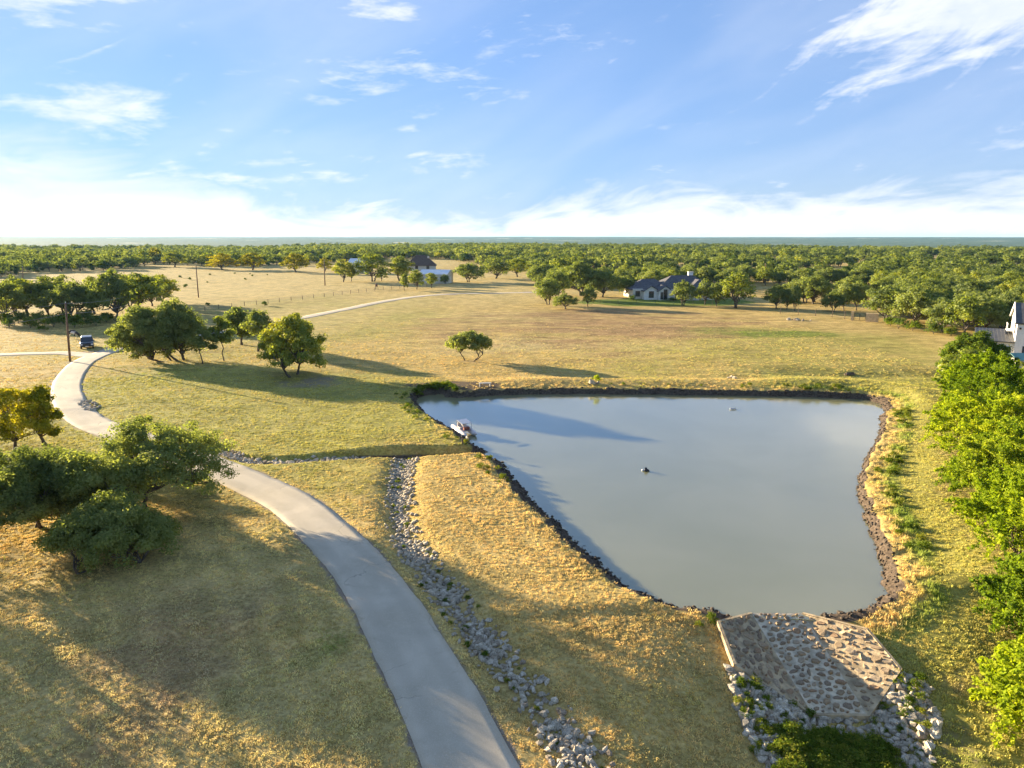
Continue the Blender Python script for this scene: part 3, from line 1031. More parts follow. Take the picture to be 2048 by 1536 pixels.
def grow(seed, name, leafm, height=8.0, width=10.0, stems=1, base=0.28, lobes=9, clumps=10, per=60, leaf=0.12, clump_r=0.75, dome=0.8,
         offset=(0, 0), spread=0.25, style='oak', trunk_r=None, lobe_scale=1.0, low=0.0, twigs=0.4, lobe_list=None):
    """one tree: stems that fork to lobes of foliage, each lobe a shell of leaf clumps"""
    T = TreeGen(seed)
    rng = T.rng
    W = width / 2
    cb = height * base
    tr = trunk_r or 0.028 * height
    forks = []
    for i in range(stems):
        a = rng.uniform(0, 2 * math.pi)
        b0 = np.array([math.cos(a), math.sin(a), 0]) * (0 if stems == 1 else rng.uniform(0.35, 0.8) * spread * 2)
        f = b0 * 2.2 + np.array([offset[0] * 0.22, offset[1] * 0.22, 0]) + np.array([rng.normal() * 0.25, rng.normal() * 0.25, cb * rng.uniform(0.95, 1.25)])
        b0 = b0 + np.array([0, 0, -0.25])
        T.limb(b0, f, tr * (1.15 if stems == 1 else 0.8), tr * (0.72 if stems == 1 else 0.5), 0.05, 5, k=8)
        forks.append(f)
    forks = np.array(forks)
    if lobe_list is None:
        lobe_list = []
        for i in range(lobes):
            zf = (i + rng.uniform(0.2, 0.8)) / lobes
            ang = i * 2.399 + rng.uniform(-0.5, 0.5)
            lim = math.sqrt(max(0.05, 1 - ((zf - 0.30) / (0.72 if zf > 0.30 else 0.62)) ** 2))
            lr = W * (0.40 + 0.08 * rng.uniform(-1, 1)) * lobe_scale * (0.75 + 0.25 * lim)
            lz = min(lr * 0.92, (height - cb) * 0.38)
            rr = max(0.0, lim - lr / W * 0.92) * rng.uniform(0.8, 1.12)
            zc = cb + lz * 0.75 + (height - cb - lz * 1.75) * zf - low * rr * height * rng.uniform(0, 1)
            lobe_list.append((offset[0] + math.cos(ang) * rr * W, offset[1] + math.sin(ang) * rr * W, max(zc, lz * 0.8), lr, lz))
    for (lx, ly, lzc, lr, lz) in lobe_list:
        c = np.array([lx, ly, lzc])
        f = forks[np.argmin(np.linalg.norm(forks - c, axis=1))]
        end = c + np.array([0, 0, -lz * 0.25])
        pts = T.limb(f, end, tr * 0.50, tr * 0.16, 0.14, 6, 0.10 if style == 'oak' else 0.0)
        n = max(3, int(clumps * (lr / (W * 0.4)) ** 1.6))
        d = rnd_dirs(rng, n)
        d[:, 2] = np.where(d[:, 2] < -0.35, -d[:, 2] * 0.6, d[:, 2])
        rad = rng.uniform(0.55, 1.0, n) ** 0.6
        cen = c + d * rad[:, None] * np.array([lr, lr, lz])
        lt = rng.uniform(-0.10, 0.10)
        for j in range(n):
            if rng.uniform() < twigs:
                T.limb(pts[rng.integers(2, 6)], cen[j], tr * 0.14, tr * 0.04, 0.12, 3, 0.05, 3)
            m = int(per * rng.uniform(0.6, 1.4))
            cr = clump_r * rng.uniform(0.65, 1.3)
            ct = 0.5 + lt + rng.uniform(-0.22, 0.22)
            if style == 'spray':
                # arching shoot clothed in small leaves
                ax = d[j] * np.array([1, 1, 0.6]) + np.array([0, 0, 0.35]) + rng.normal(size=3) * 0.35
                ax /= np.linalg.norm(ax)
                t = rng.uniform(0, 1, m)
                Ls = cr * 2.2
                pos = cen[j] + ax * (t[:, None] * Ls) + rng.normal(size=(m, 3)) * (cr * 0.26 * (1.1 - 0.75 * t))[:, None]
                pos[:, 2] -= 0.55 * cr * t ** 2
                nr = rnd_dirs(rng, m) + np.array([0, 0, 0.7])
            else:
                e = rnd_dirs(rng, m)
                q = rng.uniform(0, 1, m) ** 0.45
                pos = cen[j] + e * q[:, None] * cr * np.array([1, 1, 0.72])
                nr = e * 0.7 + d[j] * 0.5 + np.array([0, 0, 0.45]) + rnd_dirs(rng, m) * 0.8
            pos[:, 2] = np.maximum(pos[:, 2], 0.12)
            nr /= np.linalg.norm(nr, axis=1)[:, None] + 1e-9
            T.leaves(pos, nr, leaf * rng.uniform(0.65, 1.3, m), ct + rng.uniform(-0.22, 0.22, m))
    return T.meshes(name, leafm)


def add_tree(name, meshes, loc, scale=(1, 1, 1), rz=0.0, label=None, cat='tree', group=None):
    t = empty(name, loc, rz, label, cat, group)
    t.scale = scale
    tr = bpy.data.objects.new('trunk', meshes[0]); COL.objects.link(tr); tr.parent = t
    cr = bpy.data.objects.new('crown', meshes[1]); COL.objects.link(cr); cr.parent = t
    return t


def z_at(y, py):
    v = py - 768.0
    return CAM_H - (F_PX * SP + v * CP) * y / (F_PX * CP - v * SP)


def tree_dims(bx, by, top, x0, x1):
    p = G(bx, by)
    _, _, dep = to_px(p)
    hgt = z_at(p[1], top) - p[2]
    wid = (x1 - x0) * dep / F_PX
    offx = ((x0 + x1) / 2 - bx) * dep / F_PX
    return p, hgt, wid, offx


# shared crowns for the trees that stand further off (reference size 8 m x 9 m)
MIDOAK = [grow(100 + i, 'mid_oak', M_OAK, 8, 9, 1 + i % 3, 0.12, 13 + i % 3, 10, 44, 0.22, 0.9, lobe_scale=1.08, twigs=0.15) for i in range(6)]
MIDELM = [grow(130 + i, 'mid_elm', M_ELM, 8, 7, 1 + i % 2, 0.15, 11, 10, 40, 0.21, 0.8, lobe_scale=1.05, twigs=0.15) for i in range(4)]
MIDGOLD = [grow(150 + i, 'mid_gold', M_GOLD, 8, 7, 1, 0.12, 11, 10, 36, 0.22, 0.8, lobe_scale=1.05, twigs=0.15) for i in range(2)]
FAROAK = [grow(170 + i, 'far_oak', M_OAK, 8, 9.5, 1 + i % 2, 0.22, 7, 5, 17, 0.46, 1.1, lobe_scale=1.1, twigs=0.0) for i in range(5)]
FARELM = [grow(180 + i, 'far_elm', M_ELM, 8, 8, 1, 0.18, 7, 5, 17, 0.46, 1.1, lobe_scale=1.1, twigs=0.0) for i in range(3)]
CEDAR = [grow(190 + i, 'cedar', M_CEDAR, 5, 5, 1, 0.06, 6, 6, 22, 0.36, 0.8, dome=1.2, lobe_scale=1.15, twigs=0.0) for i in range(3)]
SHRUB = [grow(200 + i, 'shrub', M_CEDAR, 2.2, 3.0, 1, 0.05, 5, 6, 34, 0.13, 0.5, lobe_scale=1.2, twigs=0.0) for i in range(3)]
BRUSH = [grow(210 + i, 'brush', M_BUSH, 2.0, 3.2, 1, 0.05, 5, 6, 34, 0.13, 0.5, lobe_scale=1.2, twigs=0.0) for i in range(3)]
SETS = {'oak': (MIDOAK, 8, 9), 'elm': (MIDELM, 8, 7), 'gold': (MIDGOLD, 8, 7), 'faroak': (FAROAK, 8, 9.5), 'farelm': (FARELM, 8, 8), 'cedar': (CEDAR, 5, 5),
        'shrub': (SHRUB, 2.2, 3.0), 'brush': (BRUSH, 2.0, 3.2)}
_cnt = [0]
TREE_SPOTS = []


def plant(kind, name, bx, by, top, x0, x1, label, group=None, cat='tree'):
    p, h, w, off = tree_dims(bx, by, top, x0, x1)
    ms, rh, rw = SETS[kind]
    _cnt[0] += 1
    me = ms[_cnt[0] % len(ms)]
    t = add_tree(name, me, p, (1.18 * w / rw, 1.18 * w / rw, 1.06 * h / rh), _cnt[0] * 1.7, label, cat, group)
    TREE_SPOTS.append((p[0], p[1], max(2.0, w * 0.35)))
    return t


def hero(name, seed, leafm, bx, by, top, x0, x1, label, group=None, hscale=1.0, cat='tree', **kw):
    p, h, w, off = tree_dims(bx, by, top, x0, x1)
    kw.setdefault('offset', (off, 0))
    ms = grow(seed, name, leafm, h * hscale, w, **kw)
    TREE_SPOTS.append((p[0], p[1], w * 0.4))
    return add_tree(name, ms, p, label=label, group=group, cat=cat)


# --- the big oaks in the left foreground
hero('live_oak', 1, M_OAK, 300, 1018, 838, 140, 470, 'large live oak with a low arching limb beside the driveway', stems=2, base=0.20, lobes=20, clumps=22, per=170,
     leaf=0.085, clump_r=0.62, spread=0.6, twigs=0.8, lobe_scale=0.80, low=0.16, trunk_r=0.20)
hero('live_oak', 2, M_OAK, 75, 1062, 885, -80, 210, 'live oak at the left edge of the picture behind the low oak', stems=2, base=0.08, lobes=19, clumps=20, per=160, leaf=0.085,
     clump_r=0.66, spread=0.5, twigs=0.6, lobe_scale=0.95, low=0.15, trunk_r=0.18)
hero('live_oak', 3, M_OAK, 215, 1125, 990, 112, 345, 'low spreading oak nearest the camera at left, foliage down to the grass', stems=3, base=0.02, lobes=16, clumps=20, per=170, leaf=0.08,
     clump_r=0.58, spread=0.5, twigs=0.5, lobe_scale=1.0, low=0.10, trunk_r=0.12)
hero('live_oak', 14, M_OAK, 165, 1035, 905, 55, 250, 'oak filling the gap between the big oaks at left', stems=2, base=0.05, lobes=15, clumps=18, per=150, leaf=0.085,
     clump_r=0.62, spread=0.5, twigs=0.4, lobe_scale=1.0, low=0.08, trunk_r=0.14)
hero('elm_tree', 4, M_GOLD, 28, 905, 768, -45, 100, 'yellow green elm at the far left beyond the big oaks', stems=1, base=0.14, lobes=14, clumps=14, per=75, leaf=0.13,
     clump_r=0.62, dome=1.0, twigs=0.7, lobe_scale=0.85)
hero('elm_tree', 5, M_GOLD, 92, 888, 768, 58, 126, 'slim yellowing elm beside the bend of the driveway', stems=1, base=0.12, lobes=9, clumps=11, per=65, leaf=0.13, clump_r=0.5,
     dome=1.0, twigs=0.7, lobe_scale=0.95)
# --- oak mott at the bend
hero('live_oak', 6, M_OAK, 338, 723, 606, 228, 352, 'grey green live oak on the left of the clump by the road junction', stems=2, base=0.03, lobes=24, clumps=15, per=72, leaf=0.17,
     clump_r=0.8, spread=0.4, lobe_scale=1.0, low=0.10)
hero('live_oak', 7, M_OAK, 366, 720, 598, 292, 413, 'tall live oak on the right of the clump by the road junction', stems=3, base=0.09, lobes=24, clumps=15, per=72, leaf=0.17, clump_r=0.8,
     spread=0.4, lobe_scale=1.0, low=0.05)
hero('small_oak', 8, M_OAK, 406, 728, 655, 387, 438, 'small dark tree with a thin trunk beside the oak clump', stems=1, base=0.30, lobes=8, clumps=10, per=55, leaf=0.15, clump_r=0.55, trunk_r=0.09)
hero('young_elm', 9, M_ELM, 448, 722, 632, 427, 468, 'slender young elm with a bare straight trunk', stems=1, base=0.34, lobes=8, clumps=10, per=55, leaf=0.16, clump_r=0.6, dome=1.2, trunk_r=0.09)
hero('live_oak', 10, M_OAK, 482, 690, 613, 448, 510, 'grey green oak behind the slender young elm', stems=3, base=0.18, lobes=11, clumps=11, per=55, leaf=0.19, clump_r=0.8)
hero('live_oak', 11, M_OAK, 513, 703, 620, 488, 550, 'oak with a bent double trunk behind the yellow green elm', stems=2, base=0.32, lobes=10, clumps=11, per=55, leaf=0.19, clump_r=0.75, trunk_r=0.14)
hero('elm_tree', 12, M_ELM, 590, 752, 626, 522, 657, 'large yellow green elm with two trunks standing in the lawn', stems=2, base=0.15, lobes=22, clumps=15, per=76, leaf=0.16, clump_r=0.75,
     dome=1.0, spread=0.5, lobe_scale=0.9, low=0.06)
hero('field_oak', 13, M_OAK, 938, 721, 660, 890, 988, 'lone low oak with three leaning stems in the field above the pond', stems=3, base=0.20, lobes=17, clumps=12, per=60, leaf=0.15,
     clump_r=0.6, spread=0.6, lobe_scale=0.9, trunk_r=0.11)
THIN = [grow(230 + i, 'thin_oak', M_OAK, 8, 9, 2, 0.12, 12, 6, 15, 0.20, 0.9, lobe_scale=1.05, twigs=0.2) for i in range(3)]
# trees just outside the picture on the left, whose shadows lie across the grass
for i, (x, y, h, w) in enumerate([(-41, 37, 7.5, 11), (-36, 28, 7.0, 9), (-50, 43, 8.0, 12), (-45, 28, 7.5, 10), (-33, 22.5, 7, 8), (-29, 31, 6.5, 8), (-52, 33, 8.5, 11), (-58, 52, 8.5, 12), (-40, 20, 8, 10)]):
    mo = THIN[i % 3]
    add_tree('live_oak', mo, (x, y, hz(x, y)), (w / 9, w / 9, h / 8), i * 1.3, 'live oak beyond the left edge shading the foreground grass', 'tree', 'oaks beyond the left edge')

# --- trees below the dam on the right
RS = [  # x, y, height, width, seed, leaf, label
    (61.0, 91.0, 6.8, 9.0, 21, M_LIME, 'dark green tree in front of the white house'),
    (50.0, 72.0, 6.2, 8.5, 22, M_LIME, 'bright green tree at the far end of the row below the dam'),
    (44.5, 62.0, 6.8, 9.5, 23, M_LIME, 'tall bright green tree second in the row below the dam'),
    (37.6, 51.5, 6.6, 10.5, 24, M_LIME, 'broad bright green tree in the middle of the row below the dam'),
    (33.0, 43.0, 6.0, 8.6, 25, M_LIME, 'bright green tree with drooping shoots below the dam'),
    (28.6, 35.8, 5.2, 6.8, 26, M_LIME, 'bright green shrubby tree at the right edge beside the dam'),
    (25.2, 29.2, 4.4, 5.4, 28, M_LIME, 'bright green shrub low on the right edge of the picture'),
    (21.9, 24.4, 3.6, 4.8, 27, M_LIME, 'nearest bright green shrub with long shoots at the lower right edge')]
for (x, y, h, w, sd, lm, lab) in RS:
    dk = sd == 21
    ms = grow(sd, 'bright_tree', M_BUSH if dk else (M_LIME2 if sd in (23, 25, 28) else lm), h, w, stems=3, base=0.05, lobes=22, clumps=24, per=105 if y < 66 else 70, leaf=0.10 if y < 66 else 0.14,
              clump_r=0.55, style='oak' if dk else 'spray', lobe_scale=0.92, twigs=0.25, trunk_r=0.10)
    add_tree('bright_green_tree', ms, (x, y, hz(x, y)), label=lab, cat='tree')
for i, (x, y, h, w) in enumerate([(57, 74, 6, 9), (53, 63, 6.5, 9), (46, 52, 6, 9), (56, 84, 5.5, 8), (40, 43, 6, 8)]):
    add_tree('bright_green_tree', MIDELM[i % 4], (x, y, hz(x, y)), (w / 7, w / 7, h / 8), i * 1.1, 'green tree behind the bright row below the dam', 'tree', 'trees behind the bright row')

# --- row of trees behind the junction, left
for a in [('oak', 'live_oak', 12, 642, 562, -30, 45, 'oak at the left end of the row behind the lane'),
          ('elm', 'cedar_elm', 53, 634, 560, 20, 112, 'yellow green elm with several leaning trunks in the row behind the lane'),
          ('elm', 'cedar_elm', 100, 632, 556, 78, 148, 'elm in the middle of the row behind the lane'),
          ('oak', 'live_oak', 152, 640, 562, 110, 195, 'grey green oak in the row behind the cow'),
          ('oak', 'live_oak', 228, 641, 544, 172, 256, 'tallest oak of the row with a dark leaning trunk'),
          ('elm', 'cedar_elm', 282, 625, 548, 238, 318, 'olive elm right of the tallest oak in the row'),
          ('elm', 'cedar_elm', 325, 606, 552, 298, 357, 'dark elm at the right end of the row by the pasture'),
          ('oak', 'live_oak', 30, 628, 556, -5, 75, 'grey oak behind the left end of the row behind the lane'),
          ('oak', 'live_oak', 125, 628, 553, 95, 172, 'oak behind the middle of the row behind the lane'),
          ('elm', 'cedar_elm', 190, 628, 555, 160, 222, 'olive elm just left of the tallest oak in the row'),
          ('elm', 'cedar_elm', 258, 620, 552, 228, 292, 'yellowish elm behind the tallest oak in the row'),
          ('oak', 'live_oak', 305, 612, 550, 280, 340, 'oak behind the right end of the row by the pasture'),
          # trees by the barns
          ('elm', 'shade_tree', 745, 563, 508, 724, 790, 'large yellow green tree on the left of the clump by the barn'),
          ('elm', 'shade_tree', 800, 562, 513, 772, 826, 'large dark tree on the right of the clump by the barn'),
          ('elm', 'shade_tree', 685, 564, 520, 664, 702, 'round tree left of the far white barn'),
          ('elm', 'small_elm', 703, 563, 528, 695, 714, 'small elm in front of the far white barn'),
          ('elm', 'small_elm', 763, 562, 540, 754, 775, 'small dark tree under the large clump by the barn'),
          ('elm', 'small_elm', 809, 581, 548, 799, 816, 'narrow young tree at the left of the cream barn'),
          ('elm', 'small_elm', 832, 579, 541, 815, 846, 'olive tree in front of the left end of the cream barn'),
          ('elm', 'small_elm', 863, 576, 545, 853, 876, 'small olive tree before the middle of the cream barn'),
          ('oak', 'small_oak', 890, 568, 549, 882, 900, 'little round tree before the gable end of the cream barn'),
          ('oak', 'live_oak', 938, 564, 526, 904, 962, 'dark round oak just right of the cream barn'),
          ('oak', 'live_oak', 990, 557, 518, 963, 1022, 'spreading oak right of the dark round oak by the field gap'),
          ('elm', 'cedar_elm', 1035, 554, 517, 1012, 1056, 'elm at the right of the oaks by the field gap'),
          ('gold', 'shade_tree', 592, 545, 508, 566, 615, 'bright yellow tree at the back of the pasture'),
          ('gold', 'shade_tree', 650, 543, 517, 636, 664, 'small yellow tree behind the pasture pole'),
          ('gold', 'shade_tree', 505, 540, 506, 484, 530, 'yellow green tree on the far edge of the pasture'),
          ('gold', 'shade_tree', 445, 540, 508, 420, 474, 'broad yellow green tree left on the far edge of the pasture'),
          ('gold', 'shade_tree', 312, 528, 496, 300, 326, 'tall orange tinted tree above the left woodland'),
          ('elm', 'cedar_elm', 350, 534, 503, 330, 372, 'elm on the far edge of the pasture left of the yellow trees'),
          # in front of and round the ranch house
          ('oak', 'live_oak', 1096, 610, 556, 1050, 1105, 'oak at the left tip of the grove west of the ranch house'),
          ('oak', 'small_oak', 1131, 618, 588, 1106, 1153, 'low spreading oak in front of the grove west of the ranch house'),
          ('oak', 'small_oak', 1176, 613, 570, 1160, 1190, 'upright small oak at the end of the lawn'),
          ('oak', 'live_oak', 1112, 598, 540, 1088, 1136, 'oak behind the left tip of the grove'),
          ('oak', 'live_oak', 1160, 592, 525, 1126, 1194, 'biggest oak in the grove west of the ranch house'),
          ('oak', 'live_oak', 1205, 594, 541, 1180, 1240, 'oak over the drive by the ranch house'),
          ('oak', 'live_oak', 1254, 594, 556, 1238, 1274, 'oak against the left corner of the ranch house'),
          ('oak', 'lawn_oak', 1366, 611, 563, 1334, 1380, 'pale oak on the lawn hiding the right part of the ranch house'),
          ('oak', 'lawn_oak', 1409, 610, 560, 1385, 1420, 'second oak on the lawn right of the pale oak'),
          ('oak', 'lawn_oak', 1434, 613, 564, 1416, 1452, 'third oak at the right end of the lawn'),
          ('elm', 'lawn_tree', 1471, 616, 546, 1450, 1518, 'dark green rounded tree right of the lawn'),
          ('oak', 'edge_oak', 1553, 617, 570, 1518, 1568, 'leaning oak at the edge of the field'),
          ('oak', 'edge_oak', 1574, 619, 576, 1560, 1586, 'narrow oak beside the leaning oak at the field edge'),
          ('oak', 'edge_oak', 1589, 621, 572, 1580, 1604, 'straight stemmed oak at the field edge'),
          ('oak', 'edge_oak', 1626, 608, 552, 1598, 1662, 'broad oak set back from the field edge'),
          ('oak', 'edge_oak', 1666, 623, 582, 1648, 1690, 'forked small oak left of the gateway'),
          ('oak', 'edge_oak', 1690, 621, 566, 1668, 1712, 'oak just left of the gateway'),
          ('oak', 'edge_oak', 1712, 621, 563, 1696, 1740, 'grey oak rising behind the gateway'),
          ('oak', 'edge_oak', 1770, 642, 570, 1730, 1812, 'large grey oak right of the gateway'),
          ('oak', 'edge_oak', 1830, 652, 575, 1795, 1872, 'large oak in the wood edge beyond the gateway'),
          ('oak', 'edge_oak', 1885, 664, 598, 1848, 1920, 'pale oak on the corner of the wood edge'),
          ('elm', 'edge_elm', 1925, 672, 590, 1895, 1962, 'green elm in the wood edge near the white house'),
          ]:
    plant(*a)
for i, (px, py, w, k) in enumerate([(20, 655, 30, 'shrub'), (60, 656, 36, 'brush'), (105, 654, 40, 'shrub'), (150, 655, 44, 'brush'), (190, 652, 36, 'shrub'), (85, 662, 20, 'brush'), (40, 648, 40, 'shrub'), (128, 647, 40, 'brush'), (172, 646, 40, 'shrub'), (215, 645, 34, 'brush'), (5, 650, 40, 'brush'), (80, 648, 40, 'shrub'),
                                    (1780, 652, 30, 'brush'), (1800, 657, 34, 'shrub'), (1830, 662, 34, 'brush'), (1865, 668, 36, 'shrub'), (1900, 672, 30, 'brush')]):
    p = G(px, py)
    dep = to_px(p)[2]
    wid = w * dep / F_PX
    ms = SETS[k][0][i % 3]
    left = px < 1000
    add_tree('bush', ms, p, (wid / 3.0, wid / 3.0, wid / 3.2), i * 0.9,
             'low green bush in the undergrowth of the row behind the lane' if left else 'low green bush at the foot of the wood by the gateway', 'bush',
             'undergrowth behind the lane' if left else 'bushes by the gateway')

# ------------------------------------------------------------------ woodland beyond
BOUND = np.array([(-400, 566), (0, 560), (60, 548), (250, 542), (310, 534), (480, 537), (560, 533), (700, 527), (800, 521), (900, 523), (960, 536), (1056, 545), (1075, 575),
                  (1240, 588), (1440, 600), (1690, 610), (1750, 638), (1850, 650), (1920, 666), (2048, 690), (2500, 760)], float)
HOUSE_C = G(1352, 598)
HOUSE_C[1] += 8.0
KEEP_OUT = [(HOUSE_C[0], HOUSE_C[1], 24.0), (*G(868, 566)[:2], 20.0), (*G(714, 546)[:2], 16.0), (*G(842, 540)[:2], 22.0), (92.0, 113.0, 21.0)]


def woodland():
    rng = np.random.default_rng(77)
    out = []
    r = 105.0
    while r < 1350:
        sp = 6.6 + 7.6 * float(smooth(350, 2400, np.array(r)))
        half = R(41)
        n = int(2 * half * r / sp)
        th = (np.arange(n) + rng.uniform(0, 1, n)) / n * 2 * half - half
        rr = r + rng.uniform(-0.5, 0.5, n) * sp
        x, y = rr * np.sin(th), rr * np.cos(th)
        px, py, dep = to_px(np.stack([x, y, np.zeros(n)], 1))
        b = np.interp(px, BOUND[:, 0], BOUND[:, 1])
        ok = py < b
        # savanna: gaps between the trees; denser to the left and far right
        dens = fbm(x / 34, y / 34, 101, 3)
        thr = np.where(px > 1050, 0.42, 0.30)
        thr = np.where((px > 1400) & (px < 1760) & (py > 560), 0.56, thr)
        thr = np.where((px > 1760), 0.26, thr)
        thr = np.where(r > 450, np.where(px > 1050, 0.41, 0.27), thr)
        clear = fbm(x / 150, y / 60, 111, 3)
        ok &= rr < 1010 + 330 * fbm(x / 260, y / 900, 141, 3)
        ok &= (dens > thr) & ~((clear > 0.60) & (r > 260))
        ok &= rng.uniform(0, 1, n) < 0.93
        for (cx, cyy, cr) in KEEP_OUT:
            ok &= np.hypot(x - cx, y - cyy) > cr
        # keep the view to the houses and the pasture strip open
        for a, bb in zip(x[ok], y[ok]):
            out.append((a, bb, sp))
        r += sp * 0.92
    pts = np.array(out)
    for (tx, ty, tr) in TREE_SPOTS:
        pts = pts[np.hypot(pts[:, 0] - tx, pts[:, 1] - ty) > tr]
    return pts


def scatter(name, pts, rot, scl, itint, sources, idx, icol=None, label=None):
    """one object of uncountable stuff: instances of small meshes on points"""
    me = bpy.data.meshes.new(name)
    n = len(pts)
    me.vertices.add(n)
    me.vertices.foreach_set('co', np.asarray(pts, np.float32).ravel())
    def vec(nm, v):
        a = me.attributes.new(nm, 'FLOAT_VECTOR', 'POINT'); a.data.foreach_set('vector', np.asarray(v, np.float32).ravel())
    vec('rot', rot); vec('scl', scl)
    fattr(me, 'itint', itint)
    if icol is not None: vec('icol', icol)
    a = me.attributes.new('idx', 'INT', 'POINT'); a.data.foreach_set('value', np.asarray(idx, np.int32))
    o = bpy.data.objects.new(name, me)
    COL.objects.link(o)
    col = bpy.data.collections.new(name + '_source')
    for i, m in enumerate(sources):
        so = bpy.data.objects.new('%s_source_%02d' % (name, i), m)
        col.objects.link(so)
    ng = bpy.data.node_groups.new(name, 'GeometryNodeTree')
    ng.interface.new_socket('Geometry', in_out='INPUT', socket_type='NodeSocketGeometry')
    ng.interface.new_socket('Geometry', in_out='OUTPUT', socket_type='NodeSocketGeometry')
    N, L = ng.nodes, ng.links
    gi, go = N.new('NodeGroupInput'), N.new('NodeGroupOutput')
    ip = N.new('GeometryNodeInstanceOnPoints')
    ci = N.new('GeometryNodeCollectionInfo')
    ci.inputs['Collection'].default_value = col
    ci.inputs['Separate Children'].default_value = True
    ci.inputs['Reset Children'].default_value = True
    ip.inputs['Pick Instance'].default_value = True
    def na(nm, typ):
        k = N.new('GeometryNodeInputNamedAttribute'); k.data_type = typ; k.inputs['Name'].default_value = nm
        return k.outputs['Attribute']
    L.new(gi.outputs[0], ip.inputs['Points'])
    L.new(ci.outputs[0], ip.inputs['Instance'])
    L.new(na('idx', 'INT'), ip.inputs['Instance Index'])
    er = N.new('FunctionNodeEulerToRotation')
    L.new(na('rot', 'FLOAT_VECTOR'), er.inputs[0])
    L.new(er.outputs[0], ip.inputs['Rotation'])
    L.new(na('scl', 'FLOAT_VECTOR'), ip.inputs['Scale'])
    L.new(ip.outputs[0], go.inputs[0])
    md = o.modifiers.new('scatter', 'NODES')
    md.node_group = ng
    return tag(o, label, kind='stuff')


def joined(name, pair):
    """trunk and crown of a far tree as one mesh with two materials"""
    t, c = pair
    vt = np.empty(len(t.vertices) * 3, np.float32); t.vertices.foreach_get('co', vt)
    vc = np.empty(len(c.vertices) * 3, np.float32); c.vertices.foreach_get('co', vc)
    qt = np.empty(len(t.loops), np.int32); t.loops.foreach_get('vertex_index', qt)
    qc = np.empty(len(c.loops), np.int32); c.loops.foreach_get('vertex_index', qc)
    me = np_mesh(name, np.concatenate([vt, vc]).reshape(-1, 3), np.concatenate([qt, qc + len(t.vertices)]).reshape(-1, 4))
    me.materials.append(t.materials[0]); me.materials.append(c.materials[0])
    mi = np.zeros(len(me.polygons), np.int32); mi[len(qt) // 4:] = 1
    me.polygons.foreach_set('material_index', mi)
    tt = np.empty(len(c.polygons), np.float32); c.attributes['tint'].data.foreach_get('value', tt)
    fattr(me, 'tint', np.concatenate([np.zeros(len(qt) // 4), tt]), 'FACE')
    return me


